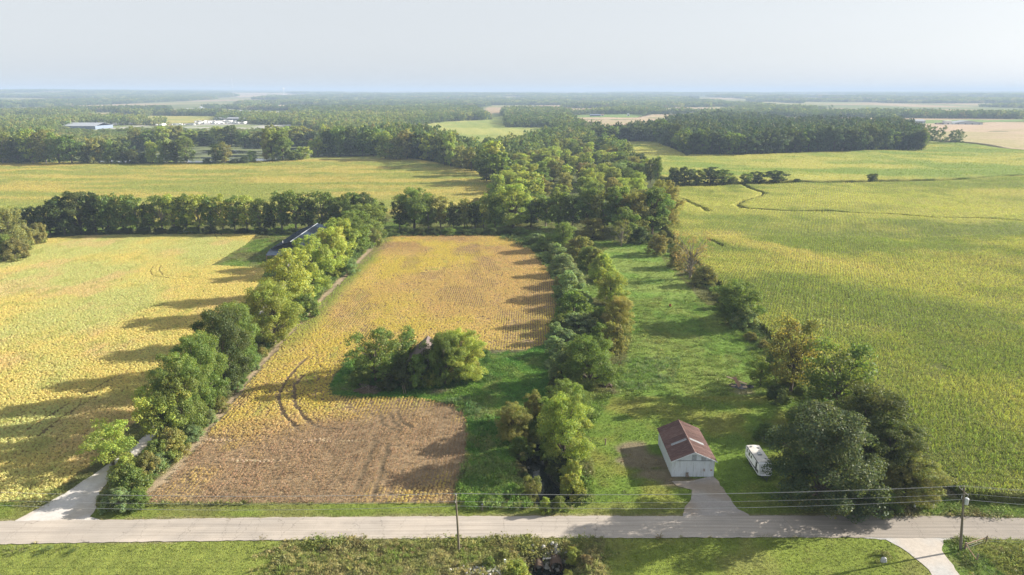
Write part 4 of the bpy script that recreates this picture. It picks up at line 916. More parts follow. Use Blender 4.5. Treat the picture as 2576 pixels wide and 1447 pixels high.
# pond trees
run([('gap', 10, 416, 330, 60, 'olive'), ('mid', 48, 416, 345, 56, 'dark'), ('gap', 85, 416, 324, 66, 'light'), ('gap', 118, 416, 326, 60, 'olive'), ('mid', 150, 416, 334, 60, 'mid'), ('mid', 182, 416, 338, 54, 'mid'), ('mid', 222, 416, 366, 44, 'dark'), ('mid', 252, 416, 345, 52, 'olive'),
     ('mid', 280, 416, 350, 46, 'mid'), ('mid', 312, 416, 356, 44, 'dark'), ('mid', 338, 416, 374, 38, 'olive'), ('mid', 362, 416, 384, 28, 'dark'), ('mid', 384, 416, 355, 40, 'light'), ('mid', 420, 416, 352, 44, 'mid'), ('mid', 446, 416, 352, 42, 'dark'), ('gap', 472, 417, 345, 44, 'mid'),
     ('bush', 500 + 22, 417, 392, 22, 'dark'), ('gap', 545, 416, 362, 38, 'dark'), ('gap', 566, 416, 358, 40, 'olive'), ('bush', 590, 416, 396, 26, 'dark'), ('bush', 616, 415, 388, 28, 'dark'), ('gap', 636, 413, 377, 24, 'mid'), ('bush', 652, 414, 402, 26, 'olive'),
     ('tall', 686, 411, 322, 48, 'light'), ('tall', 712, 409, 326, 52, 'mid'), ('mid', 738, 408, 376, 40, 'mid'), ('mid', 762, 405, 368, 40, 'light'), ('tall', 672, 412, 335, 24, 'olive')], 'on the near shore of the pond', 'trees along the near shore of the pond')
run([('mid', u, 372 + (8 if u > 800 else 0) + (8 if u < 420 else 0), 372 - random.uniform(40, 60), random.uniform(38, 56), random.choice(['olive', 'light', 'mid', 'olive', 'dark'])) for u in range(345, 860, 34)], 'behind the far shore of the pond', 'trees behind the far shore of the pond')
run([('mid', u, 399 - (0 if u < 900 else 1), 399 - random.uniform(52, 84), random.uniform(40, 60), random.choice(['olive', 'light', 'mid', 'dark'])) for u in range(800, 970, 28)], 'between pond and creek wood', 'trees between the pond and the creek woodland')
# wood at right: front rank as individuals
WOOD = P0([(1490, 357), (1562, 356), (1653, 357), (1702, 379), (1737, 390.5), (1867, 391.5), (2010, 385.5), (2200, 381), (2300, 380), (2322, 362), (2262, 330), (2230, 314), (2000, 300), (1800, 303), (1700, 318), (1640, 345), (1560, 350)])
fr_ = []
edge = [(1495, 360), (1562, 357.5), (1620, 358.5), (1655, 362), (1702, 381), (1737, 392), (1867, 392.5), (2010, 387), (2200, 382), (2300, 381.5)]
u = 1500
while u < 2305:
    v = np.interp(u, [p[0] for p in edge], [p[1] for p in edge])
    tall_ = 30 if u < 1500 else (44 if u < 1640 else 66)
    fr_.append((random.choice(['mid', 'mid', 'tall']) if u > 1600 else 'mid', u, float(v) - 0.3, float(v) - tall_ * random.uniform(0.84, 1.06) + (8 if u > 2200 else 0), random.uniform(34, 48), random.choice(['blue', 'dark', 'blue', 'mid', 'dark'])))  # dark and bluish tints put the shade on the wood's front into leaf colour
    u += random.uniform(17, 24)
run(fr_, 'in the front rank of the dark wood', 'front rank of the dark wood at right')
tree('tall', 2316, 382, 324, 26, 'mid', 'slim tall tree standing just clear of the right end of the dark wood')
tree('tall', 2308, 382, 342, 18, 'dark', 'lower slim tree beside the one at the end of the dark wood')
G5 = 'bushes along the line between the two cornfields'
run([('mid', 1635, 462, 398, 30, 'dark'), ('tall', 1652, 466, 392, 24, 'mid'), ('mid', 1690, 472, 420, 40, 'dark'), ('mid', 1720, 472, 418, 44, 'dark'), ('mid', 1750, 470, 424, 44, 'mid'), ('mid', 1785, 468, 418, 48, 'dark'), ('mid', 1818, 467, 424, 46, 'mid'), ('bush', 1842, 467, 438, 30, 'olive'), ('mid', 1876, 466, 434, 36, 'mid'), ('mid', 1904, 465, 430, 40, 'dark'), ('mid', 1952, 464, 427, 52, 'dark'), ('bush', 2004, 463, 446, 26, 'dark'), ('mid', 2192, 461, 436, 32, 'dark'),
     ('bush', 2060, 463, 455, 50, 'mid'), ('bush', 2105, 462, 454, 44, 'mid'), ('bush', 2150, 462, 454, 40, 'dark'), ('bush', 2228, 461, 453, 36, 'dark'), ('bush', 2248, 461, 452, 24, 'olive'), ('bush', 2290, 460, 453, 16, 'dark'), ('bush', 2345, 459, 453, 34, 'mid'), ('bush', 2425, 455, 445, 44, 'mid'), ('bush', 2520, 448, 442, 36, 'mid'), ('bush', 2560, 446, 438, 44, 'dark'), ('bush', 2480, 452, 446, 30, 'olive')],
    'along the line between the two cornfields', G5)
# creek belt through the lot
G6 = 'shrubs and small trees along the creek through the lot'
left_ = [(1345, 618, 562, 48), (1372, 636, 578, 52), (1398, 660, 592, 58), (1415, 688, 606, 62), (1438, 716, 640, 66), (1425, 745, 655, 66), (1448, 772, 680, 70), (1436, 806, 706, 72), (1452, 836, 738, 74), (1412, 838, 765, 60), (1424, 868, 790, 70), (1400, 890, 810, 62), (1440, 905, 825, 70), (1395, 858, 790, 50), (1405, 925, 850, 60)]
run([('bush', a[0] + random.uniform(-6, 6), a[1] + random.uniform(-8, 8), a[1] - (a[1] - a[2]) * random.uniform(.5, .95), a[3] * random.uniform(1.05, 1.4), random.choice(['silver', 'silver', 'mid'])) for a in left_], 'on the left bank of the creek belt', G6)
right_ = [('round', 1420, 630, 556, 52, 'mid'), ('bush', 1458, 650, 582, 76, 'olive'), ('bush', 1478, 672, 606, 60, 'mid'), ('round', 1490, 600, 546, 58, 'olive'), ('bush', 1512, 706, 622, 64, 'light'), ('bush', 1500, 682, 612, 56, 'olive'), ('round', 1535, 768, 676, 76, 'light'), ('round', 1552, 836, 745, 84, 'olive'), ('bush', 1505, 830, 760, 66, 'mid'), ('bush', 1540, 886, 792, 76, 'olive'), ('bush', 1508, 868, 800, 60, 'mid')]
run(right_, 'on the right bank of the creek belt', G6)
for a in [('round', 1483, 975, 838, 134, 'mid', 'large dense rounded tree standing over the dirt mound'), ('bush', 1410, 960, 860, 70, 'silver', 'grey-green shrub tucked left of the large rounded tree'),
          ('bush', 1400, 1000, 930, 60, 'dark', 'dark shrub at the shaded foot of the large rounded tree'), ('round', 1425, 1078, 952, 112, 'mid', 'green tree below the large rounded tree'),
          ('round', 1418, 1160, 985, 142, 'light', 'big bright yellow-green tree leaning over the creek pool'), ('round', 1292, 1110, 1010, 84, 'olive', 'round fine-leaved bush left of the creek'),
          ('tall', 1345, 1082, 985, 56, 'olive', 'upright olive bush between the round bush and the yellow-green tree'), ('bush', 1330, 1130, 1068, 60, 'olive', 'low olive shrub on the left creek bank'),
          ('bush', 1352, 1108, 1040, 70, 'mid', 'green shrub bridging the creek behind the pool'), ('bush', 1378, 1150, 1085, 62, 'mid', 'green shrub leaning over the creek from the right bank'), ('bush', 1305, 1150, 1085, 62, 'mid', 'dense shrub on the left creek bank by the weeds'), ('bush', 1400, 1190, 1115, 66, 'dark', 'dark shrub under the big yellow-green tree'), ('bush', 1440, 1212, 1140, 66, 'light', 'bright shrub on the right rim of the creek pool'),
          ('bush', 1436, 1258, 1175, 72, 'light', 'leafy shrub hanging over the creek pool from the right'), ('vase', 1340, 1264, 1198, 50, 'olive', 'small round tree left of the creek pool near the road'),
          ('bush', 1371, 1290, 1240, 32, 'yellow', 'little bright bush beside the road above the culvert'), ('bush', 1405, 1285, 1238, 46, 'mid', 'low sprawling shrub at the creek pool close to the road'),
          ('bush', 1320, 1215, 1180, 36, 'dark', 'small dark shrub on the shaded left bank of the pool'), ('bush', 1308, 1252, 1215, 32, 'mid', 'small green shrub on the left rim of the pool')]: tree(*a, group=G6)
# old house clump
G7 = 'overgrown trees around the old house'
for a in [('vase', 945, 960, 832, 128, 'mid', 'spreading tree at the left end of the overgrown house'), ('vase', 1012, 930, 826, 92, 'mid', 'thin-topped tree behind the left side of the old house'), ('bush', 1020, 972, 880, 84, 'dark', 'dark shrub pressed against the left wall of the old house'),
          ('bush', 1050, 972, 872, 84, 'mid', 'leafy shrub growing in front of the old house'), ('vase', 1088, 962, 858, 60, 'dark', 'slim dark tree against the front of the old house'), ('round', 1120, 968, 830, 84, 'mid', 'dense tree over the open shed of the old house'), ('round', 1163, 958, 824, 112, 'light', 'large bright tree at the right end of the old house'),
          ('bush', 1085, 972, 918, 44, 'light', 'small bright bush below the white wall of the old house'), ('bush', 905, 972, 915, 56, 'mid', 'low bush at the left end of the house clump'), ('bush', 1192, 950, 895, 50, 'olive', 'olive bush right of the large bright house tree'), ('bush', 975, 978, 920, 60, 'dark', 'dark undergrowth shrub left of the old house')]: tree(*a, group=G7)
# right edge of the lot
G8 = 'trees along the edge of the big cornfield'
for a in [('tall', 1570, 612, 520, 64, 'mid', 'slim green tree at the top of the pasture'), ('sparse', 1562, 620, 548, 62, 'olive', 'thin grey-green tree at the top corner of the pasture'), ('bush', 1610, 612, 560, 60, 'dark', 'dark shrub at the top right of the pasture'), ('bush', 1655, 640, 578, 64, 'olive', 'olive shrub below the top right corner of the pasture'),
          ('sparse', 1735, 700, 580, 112, 'tawny', 'half bare thin tree between pasture and cornfield'), ('bush', 1700, 672, 610, 60, 'olive', 'shrub left of the half bare tree'), ('bush', 1770, 716, 655, 70, 'olive', 'shrub right of the half bare tree'), ('round', 1848, 812, 704, 122, 'mid', 'round dark shrub-like tree halfway along the cornfield edge'), ('bush', 1872, 826, 745, 78, 'silver', 'grey-green shrub at the right foot of the round tree'),
          ('vase', 1988, 985, 798, 132, 'olive', 'tall olive tree behind the burn pile'), ('vase', 1912, 968, 900, 70, 'mid', 'low branching tree left of the tall olive tree'), ('vase', 2098, 1045, 862, 180, 'mid', 'broad open-crowned tree with a visible trunk by the corn'), ('bush', 2030, 1090, 985, 120, 'mid', 'dense shrub between the broad open tree and the travel trailer'),
          ('bush', 1922, 1105, 1052, 66, 'mid', 'small round bush above the travel trailer'), ('big', 2172, 1180, 972, 210, 'dark', 'large dark tree behind the big maple'), ('big', 2060, 1268, 1008, 270, 'blue', 'biggest darkest maple overhanging the travel trailer'),
          ('big', 2225, 1225, 1055, 160, 'dark', 'dark tree at the right side of the big maple'), ('big', 2282, 1262, 1135, 150, 'olive', 'lower olive tree at the roadside end by the white gate'), ('bush', 2215, 1285, 1215, 90, 'mid', 'leafy shrub between the maple and the white gate'), ('bush', 2310, 1258, 1205, 46, 'mid', 'small shrub beside the white gate'),
          ('bush', 1950, 1010, 960, 60, 'dark', 'dark low shrub under the tall olive tree'), ('bush', 1815, 775, 735, 44, 'dark', 'small dark bush left of the round dark tree')]: tree(*a, group=G8)
# low understory that knits the hedges together
def under(line, n, wd, h0, h1, tints, where, group):
    pts = np.array(line); seg = np.hypot(*np.diff(pts, axis=0).T); cum = np.concatenate([[0], np.cumsum(seg)]); out = []
    for k in range(n):
        t = cum[-1] * (k + random.uniform(.2, .8)) / n; x = np.interp(t, cum, pts[:, 0]) + random.uniform(-wd, wd); y = np.interp(t, cum, pts[:, 1]) + random.uniform(-1, 1); out.append((x, y))
    for k, (x, y) in enumerate(out):
        tt = random.choice(tints); plant('bush', x, y, random.uniform(3.2, 5.8), random.uniform(h0, h1), tt, '%s low bush, %s from the road %s' % (tw[tt], ordn[min(k, 38)], where), group)
under([(a + 3.0, b) for a, b in P0([(300, 1262), (360, 1190), (440, 1110), (560, 985), (650, 870), (740, 770), (850, 665), (925, 612)])], 26, 1.3, 1.8, 3.6, ['mid', 'olive', 'silver', 'light', 'mid'], 'at the foot of the lane hedge', 'low bushes at the foot of the lane hedge')
under(P0([(1405, 960), (1430, 900), (1460, 840), (1450, 780), (1440, 730), (1420, 690), (1385, 640), (1350, 610)]), 20, 5, 2.0, 4.5, ['silver', 'mid', 'olive'], 'inside the creek belt', 'low bushes inside the creek belt')
under([(float(prop_x(v)) - 1, v) for v in (112, 150, 200, 250, 300, 340)], 22, 2.0, 1.6, 4.0, ['mid', 'olive', 'dark'], 'along the corn edge', 'low bushes along the corn edge')
# roadside shrubs south of the road
G9 = 'shrubs on the weedy bank south of the road'
for a in [('bush', 1300, 1465, 1395, 74, 'light', 'bright willowy shrub left of the culvert pipes'), ('bush', 1440, 1412, 1368, 46, 'light', 'leafy shrub right of the rubble above the culverts'), ('bush', 1268, 1405, 1375, 34, 'olive', 'small olive shrub on the bank above the bright one'), ('bush', 1428, 1470, 1425, 46, 'light', 'small shrub below the right culvert pipe'),
          ('bush', 1230, 1425, 1395, 36, 'mid', 'low green shrub further left on the weedy bank'), ('bush', 1475, 1420, 1390, 40, 'tawny', 'brownish shrub on the bank right of the culverts')]: tree(*a, group=G9)

# ------------------------------------------------------------------ far woods (seen as one mass) and the air
def far_proto(name, R_, H, nl, nleaf, ls, prof):
    V, F, c, _, _ = crown_geo(R_, H, 0.6, nl, 0.42, nleaf, ls, prof, core=0.5)
    return leafmesh(name, V, F, c, M_LEAF_I)
def clump_proto(name, W, n, H, nleaf, ls):
    Vs, Fs, cs, k = [], [], [], 0
    for q in range(n):
        a = rng.uniform(0, 6.28); r = W / 2 * math.sqrt(rng.random()); R_ = rng.uniform(6, 9.5); V, F, c, _, _ = crown_geo(R_, H * rng.uniform(.75, 1.1), 0.5, 6, 0.55, nleaf, ls, P_ROUND, core=0.5)
        V = V + np.array([math.cos(a) * r, math.sin(a) * r, 0]); Vs.append(V); Fs.append(F + k); cs.append(c * rng.uniform(.75, 1.25)); k += len(V)
    return leafmesh(name, np.vstack(Vs), np.vstack(Fs), np.vstack(cs), M_LEAF_I)
FAR_A = [far_proto('crown_%02d' % k, 7.2, 19, 12, 620, 1.35, P_ROUND if k % 2 else P_OVAL) for k in range(5)]
FAR_B = [far_proto('crown_%02d' % k, 8.5, 18, 9, 260, 2.2, P_ROUND) for k in range(4)]
FAR_C = [clump_proto('clump_%02d' % k, 30, 8, 17, 70, 3.6) for k in range(4)]
FAR_D = [clump_proto('clump_%02d' % k, 84, 34, 17, 34, 5.5) for k in range(3)]
def wood_tint(x, y):
    a = fbm(x / 260, y / 330, 301); b = rng.random(len(x)); lft = sm(-x, 60, 380) * (1 - sm(y, 1500, 2600))
    c = mixc((0.070, 0.100, 0.030), (0.120, 0.145, 0.034), sm(a * .55 + b * .45 + 0.22 * lft, 0.42, 0.75))
    c = mixc(c, (0.20, 0.20, 0.055), 0.8 * sm(b * 0.5 + vn(x / 60, y / 60, 303) * 0.5 + 0.20 * lft, 0.66, 0.86))
    c = mixc(c, (0.17, 0.125, 0.065), 0.6 * (rng.random(len(x)) > 0.965))
    wd = inside(x, y, WOOD); c = np.where(wd[..., None], mixc((0.034, 0.055, 0.022), (0.068, 0.084, 0.026), sm(b * .6 + a * .4, .4, .8)), c)
    return c
def forest(name, protos, sp, y0, y1, label, open_amt, hs_=1.0, fade=1.0):
    d0 = y1; xm = d0 * 0.78 + 60
    gx, gy = np.meshgrid(np.arange(-xm, xm, sp), np.arange(y0, y1, sp)); x = gx.ravel() + rng.uniform(-.45, .45, gx.size) * sp; y = gy.ravel() + rng.uniform(-.45, .45, gx.size) * sp
    k = infr(x, y, 60 + 0.03 * y0); x, y = x[k], y[k]
    ok = ~inside(x, y, BELT)
    for p in OPEN: ok &= ~inside(x, y, p)
    ok &= dpoly(x, y, F1_POLY, True) > 5; ok &= dpoly(x, y, F4_POLY, True) > 7; ok &= dpoly(x, y, F2_POLY, True) > 4; ok &= dpoly(x, y, F7_POLY, True) > 45; ok &= dpoly(x, y, F6_POLY, True) > 14
    x, y = x[ok], y[ok]
    op = (vn(x / 340, y / 1500, 311) > 0.78 - open_amt) & (y > 1250) | ((vn(x / 500 + 7, y / 260, 313) > 0.83 - open_amt) & (y > 1700))
    op &= ~inside(x, y, P0([(1262, 285), (1268, 323), (1378, 324), (1400, 348), (1440, 312), (1428, 294), (1400, 281), (1300, 280)]))
    x, y = x[~op], y[~op]; n = len(x)
    h = rng.uniform(0.75, 1.2, n) * hs_ * (0.85 + 0.4 * fbm(x / 120, y / 120, 315)); w = rng.uniform(0.85, 1.3, n)
    h = np.where(inside(x, y, P0([(120, 402), (150, 326), (760, 326), (880, 372), (900, 395)])), h * 0.5, h)
    wd = inside(x, y, WOOD) | ((x < -60) & (y < 900)); h = np.where(wd, h * 1.28, h); w = np.where(wd, w * 1.1, w)
    cw = wood_tint(x, y) * np.array([1.25, 1.35, 1.6]) * rng.uniform(.8, 1.25, (n, 1))
    scatter(name, protos, x, y, np.column_stack([np.zeros(n), np.zeros(n), rng.uniform(0, 6.28, n)]), np.column_stack([w, w, h]), cw, rng.integers(0, len(protos), n), label, 'woodland')
    return n
n1 = forest('woodland', FAR_A, 9.0, 545, 1300, 'dense green woodland between the pale cornfield, the pond and the clearings', 0.0)
n2 = forest('woodland', FAR_B, 12.5, 1300, 2700, 'hazy woods and scattered trees in the middle distance', 0.17)
n3 = forest('distant_woods', FAR_C, 27, 2700, 5600, 'bluish distant woods reading as one mass', 0.22)
n4 = forest('horizon_woods', FAR_D, 74, 5600, 15500, 'pale blue woods along the horizon', 0.14, 1.1)
print('far woods', n1, n2, n3, n4)

haze_m, hn, hl = new_mat('air_haze')
ho = hn.new('ShaderNodeOutputMaterial'); hv = hn.new('ShaderNodeVolumePrincipled')
hv.inputs['Color'].default_value = (0.43, 0.55, 0.735, 1); hv.inputs['Density'].default_value = HAZE_DENSITY; hv.inputs['Anisotropy'].default_value = 0.0
hl.new(hv.outputs[0], ho.inputs['Volume'])
hb = MB().box(-17500, 17500, -2800, 17500, -12, 134)
hz = hb.build('haze', haze_m); tag(hz, 'thin summer haze in the air over the whole landscape', 'haze', kind='stuff')

# ------------------------------------------------------------------ buildings and objects on the lot
M_WHITE = simple('weathered_white_paint', (0.62, 0.66, 0.70), 0.7, 0.10, 2.5, dirt=(0.28, 0.25, 0.22), dirt_amt=0.45, dirt_scale=1.3, stretch=(1.6, 1.6, 0.35))
M_RUST = simple('rust_brown_roof_metal', (0.100, 0.052, 0.046), 0.62, 0.22, 1.2, metal=0.0, dirt=(0.36, 0.27, 0.23), dirt_amt=0.28, dirt_scale=1.6, stretch=(0.5, 3.0, 1), spec=0.35)
M_RUST2 = simple('faded_roof_metal', (0.130, 0.070, 0.060), 0.62, 0.22, 1.2, dirt=(0.38, 0.30, 0.26), dirt_amt=0.35, dirt_scale=1.6, stretch=(0.5, 3.0, 1), spec=0.35)
M_CLEAR = simple('pale_roof_panel', (0.27, 0.29, 0.31), 0.5, 0.1, 3)
M_GREY = simple('grey_metal', (0.30, 0.32, 0.34), 0.5, 0.15, 2, metal=0.3)
M_LOUVRE = simple('grey_louvre', (0.17, 0.19, 0.21), 0.7, 0.2, 4)
M_DARK = simple('dark_opening', (0.012, 0.012, 0.013), 0.9, 0.1)
M_RUBBER = simple('black_rubber', (0.02, 0.02, 0.02), 0.8, 0.1)
M_GLASS = simple('dark_glass', (0.015, 0.018, 0.022), 0.08, 0.05, spec=0.6)
M_NAVY = simple('dark_blue_roof_metal', (0.020, 0.035, 0.060), 0.45, 0.12, 1.0, spec=0.5)
M_NAVY2 = simple('dark_siding', (0.018, 0.022, 0.030), 0.6, 0.15)
M_TRIM = simple('pale_metal_trim', (0.42, 0.45, 0.48), 0.4, 0.05, metal=0.4)
M_WOODP = simple('weathered_wood', (0.20, 0.16, 0.12), 0.9, 0.35, 5, stretch=(1, 1, 0.3), bump=0.01)
M_NEWWOOD = simple('raw_timber', (0.60, 0.43, 0.29), 0.85, 0.25, 4)
M_OLDWOOD = simple('grey_brown_timber', (0.30, 0.19, 0.13), 0.9, 0.35, 5)
M_POLE = simple('pole_wood', (0.15, 0.13, 0.095), 0.95, 0.3, 4, stretch=(3, 3, 0.4))
M_WIRE = simple('wire_aluminium', (0.42, 0.42, 0.42), 0.35, 0.1, metal=0.6)
M_CAN = simple('transformer_paint', (0.50, 0.53, 0.56), 0.45, 0.1)
M_RV = simple('trailer_white_skin', (0.66, 0.67, 0.69), 0.4, 0.06, 1.5, dirt=(0.4, 0.39, 0.37), dirt_amt=0.35)
M_RVD = simple('trailer_dark_stripe', (0.05, 0.055, 0.06), 0.4, 0.1)
M_ROCK = simple('limestone_rubble', (0.36, 0.35, 0.32), 0.95, 0.25, 2.5, bump=0.05, dirt=(0.15, 0.13, 0.10), dirt_amt=0.5)
M_PIPE = simple('rusty_corrugated_pipe', (0.085, 0.055, 0.038), 0.8, 0.4, 4, dirt=(0.14, 0.12, 0.10), dirt_amt=0.6)
M_SOIL = simple('dark_soil', (0.075, 0.055, 0.038), 1.0, 0.4, 3, bump=0.08)
M_SHINGLE = simple('brown_shingles', (0.13, 0.10, 0.095), 0.9, 0.3, 5)
M_PINE = simple('blue_white_paint', (0.55, 0.60, 0.64), 0.7, 0.12, 3, dirt=(0.2, 0.17, 0.14), dirt_amt=0.7)
M_RED = simple('rust_red_metal', (0.30, 0.09, 0.05), 0.7, 0.3, 5)

# white barn -----------------------------------------------------------------
FL = at0(1689, 1199); FR = at0(1793, 1196)
bx0, bx1, by0, by1 = FL[0], FR[0], FL[1] + 0.1, FL[1] + 12.6
bw, bh, rh = bx1 - bx0, 3.45, 5.25
barn = empty('white_barn', ((bx0 + bx1) / 2, by0, 0)); tag(barn, 'white wooden barn with rust-brown metal gable roof and double doors', 'barn')
hw = bw / 2; bl = by1 - by0
MB().box(-hw, -hw + 0.12, 0.12, bl - 0.12, -0.3, bh).build('wall', M_WHITE, barn)
MB().box(hw - 0.12, hw, 0.12, bl - 0.12, -0.3, bh).build('wall', M_WHITE, barn)
MB().prism([(-hw, -0.3), (hw, -0.3), (hw, bh), (0, rh - .08), (-hw, bh)], bl - 0.12, bl).build('wall', M_WHITE, barn)
dx0, dx1 = 0.02, 3.98 - (4.0 - hw)
fw = MB(); fw.box(-hw, 0.02, 0, 0.12, -0.3, bh - .12); fw.box(hw - 0.35, hw, 0, 0.12, -0.3, bh - .12); fw.box(0.02, hw - 0.35, 0.02, 0.10, 2.95, bh - .12)
front = fw.build('front_wall', M_WHITE, barn)
MB().prism([(-hw, bh + 0.0), (hw, bh + 0.0), (0, rh - .08)], 0, 0.12).build('gable', M_WHITE, barn)
nb = int(bw / 0.3)
for side_n, (px_, py0_, py1_) in enumerate(((-hw, 0.2, bl - .2), (hw, 0.2, bl - .2))):
    m = MB(); q = py0_
    while q < py1_:
        s_ = -1 if px_ < 0 else 1
        m.box(px_ + (0 if s_ > 0 else -0.025), px_ + (0.025 if s_ > 0 else 0), q, q + 0.045, -0.1, bh - 0.05); q += 0.3
    o = m.build('batten_strips', M_WHITE, barn); o['kind'] = 'stuff'
m = MB()
for k in range(nb + 1):
    xk = -hw + 0.04 + k * 0.3
    if xk < 0: m.box(xk, xk + 0.045, -0.025, 0, -0.1, bh - 0.16)
o = m.build('batten_strips', M_WHITE, barn); o['kind'] = 'stuff'
m = MB()
for k in range(nb + 1):
    xk = -hw + 0.1 + k * 0.3; top = bh + 0.04 + (rh - bh - 0.2) * (1 - abs(xk) / hw) - 0.12
    if top > bh + 0.14 and not (-0.45 < xk < 0.5 or 1.3 < xk < 2.25): m.box(xk, xk + 0.04, -0.022, 0, bh + 0.03, top)
o = m.build('batten_strips', M_WHITE, barn); o['kind'] = 'stuff'
MB().box(-hw - 0.02, hw + 0.02, -0.09, -0.0, bh - 0.12, bh - 0.0).build('door_track', M_GREY, barn)
for a_, b2 in ((0.05, 1.98), (2.02, hw - 0.38)):
    d_ = MB(); d_.box(a_, b2, -0.10, -0.04, 0.02, bh - 0.16)
    k = a_ + 0.22
    while k < b2 - 0.1: d_.box(k, k + 0.035, -0.125, -0.10, 0.05, bh - 0.2); k += 0.28
    do = d_.build('door', M_WHITE, barn)
    MB().box(b2 - 0.16 if a_ < 1 else a_ + 0.06, b2 - 0.06 if a_ < 1 else a_ + 0.16, -0.17, -0.127, 1.2, 1.75).build('handle', M_OLDWOOD, do)
for a_ in (-0.38, 1.38):
    lv = MB(); lv.box(a_, a_ + 0.82, -0.05, -0.0, bh + 0.06, bh + 0.06 + (0.98 if a_ < 0 else 0.72)); w_ = lv.build('louvre_window', M_LOUVRE, barn)
    sl = MB(); 
    for q in range(5): sl.box(a_ + 0.04 + q * 0.16, a_ + 0.10 + q * 0.16, -0.075, -0.05, bh + 0.1, bh + 0.02 + (0.95 if a_ < 0 else 0.7))
    o = sl.build('slat', M_WHITE, w_)
MB().box(hw - 0.75, hw - 0.4, -0.15, -0.128, 1.35, 1.55).build('number_plate', M_RED, barn)
ov = 0.38; slope = math.atan2(rh - bh, hw); ns = 14; sw_ = (bl + 2 * ov) / ns
for s_ in (-1, 1):
    for k in range(ns):
        y0_ = -ov + k * sw_; y1_ = y0_ + sw_ - 0.012
        zt = 0.03 * math.sin(k * 2.3)
        e_x = s_ * (hw + 0.34); e_z = bh - (0.34) * math.tan(slope) + 0.03; t_ = 0.045 + 0.008 * ((k * 7) % 3)
        m = MB()
        vs = [(0, y0_, rh + .02 + t_), (e_x, y0_, e_z + t_), (e_x, y1_, e_z + t_), (0, y1_, rh + .02 + t_), (0, y0_, rh - .03), (e_x, y0_, e_z - .02), (e_x, y1_, e_z - .02), (0, y1_, rh - .03)]
        m.add(vs, [(0, 1, 2, 3), (7, 6, 5, 4), (0, 4, 5, 1), (1, 5, 6, 2), (2, 6, 7, 3), (3, 7, 4, 0)])
        for q in range(3):
            yy = y0_ + sw_ * (q + 0.5) / 3
            m.bar((s_ * 0.05, yy, rh + .03 + t_), (e_x, yy, e_z + t_ + .012), 0.05, 0.05)
        m.build('roof_sheet', random.choice([M_RUST, M_RUST, M_RUST2]), barn)
for s_ in (-1, 1):
    yk = 4.7 + (0.15 if s_ > 0 else 0); m = MB()
    a_ = Vector((s_ * 0.35, yk, rh + 0.12 - 0.35 * math.tan(slope))); b2 = Vector((s_ * hw * 0.80, yk, rh + 0.12 - hw * .80 * math.tan(slope)))
    for q in range(3): m.bar(a_ + Vector((0, q * 0.26, 0)), b2 + Vector((0, q * 0.26, 0)), 0.20, 0.03)
    m.build('skylight_panel', M_CLEAR, barn)
MB().prism([(-0.22, rh - 0.02), (0, rh + 0.13), (0.22, rh - 0.02)], -ov - 0.02, bl + ov).build('ridge_cap', M_RUST2, barn)
m = MB()
for s_ in (-1, 1): m.bar((0, -ov - 0.03, rh - 0.02), (s_ * (hw + .36), -ov - 0.03, bh - .34 * math.tan(slope) - 0.02), 0.05, 0.20)
m.build('fascia_board', M_WHITE, barn)
# chair by the barn wall
cp = at0(1730, 1206); ch_ = empty('wooden_chair', (cp[0], FL[1] - 0.5, 0.02), 0.2); tag(ch_, 'small grey wooden chair against the front wall of the white barn', 'chair')
MB().box(-0.28, 0.28, -0.26, 0.26, 0.42, 0.47).build('seat', M_WOODP, ch_)
m = MB(); [m.box(-0.27 + q * 0.14, -0.17 + q * 0.14, 0.24, 0.28, 0.47, 1.0) for q in range(4)]; m.box(-.28, .28, .235, .285, .92, 1.02); m.build('backrest', M_WOODP, ch_)
for sx in (-1, 1):
    for sy in (-1, 1): MB().box(sx * .25 - .03, sx * .25 + .03, sy * .22 - .03, sy * .22 + .03, 0, .42).build('leg', M_WOODP, ch_)

# travel trailer --------------------------------------------------------------
tx, ty = 46.3, 113.6
rv = empty('travel_trailer', (tx, ty, 0.0)); tag(rv, 'white travel trailer parked beside the big dark maple', 'travel trailer'); rv.scale = (.94, .94, .94)
prof = [(0.0, 0.75), (-0.35, 1.15), (-0.30, 1.9), (0.25, 3.0), (0.8, 3.2), (7.6, 3.15), (8.0, 2.9), (8.05, 0.9), (7.8, 0.65), (0.4, 0.62)]
MB().prism([(a, z) for a, z in prof], 0, 2.55, axis='x').build('body', M_RV, rv)
MB().add([(-.02, .75, 3.215), (2.57, .75, 3.215), (2.57, 7.65, 3.165), (-.02, 7.65, 3.165), (1.27, .75, 3.30), (1.27, 7.65, 3.25)], [(0, 4, 5, 3), (4, 1, 2, 5), (0, 1, 4), (3, 5, 2)]).build('roof', simple('trailer_roof_membrane', (0.52, 0.50, 0.47), 0.7, 0.12, 1.5, dirt=(0.3, 0.28, 0.25), dirt_amt=0.4), rv)
MB().box(0.85, 1.6, 3.3, 4.2, 3.2, 3.52).build('air_conditioner', M_GREY, rv)
for q in ((0.6, 6.9), (1.9, 6.4), (1.9, 2.0)): MB().box(q[0] - .18, q[0] + .18, q[1] - .18, q[1] + .18, 3.2, 3.36).build('roof_vent', M_LOUVRE, rv)
for (y0_, y1_, z0_, z1_) in ((6.9, 7.4, 1.8, 2.6), (5.4, 6.2, 1.75, 2.6), (4.3, 4.9, 1.9, 2.5)): MB().box(-0.025, 0.0, y0_, y1_, z0_, z1_).build('window', M_GLASS, rv)
do = MB().box(-0.03, 0, 1.2, 1.95, 0.8, 2.75).build('door', M_RVD, rv); MB().box(-0.035, -0.005, 0.3 + 1.0, 1.85, 1.7, 2.6).build('door_window', M_GLASS, do)
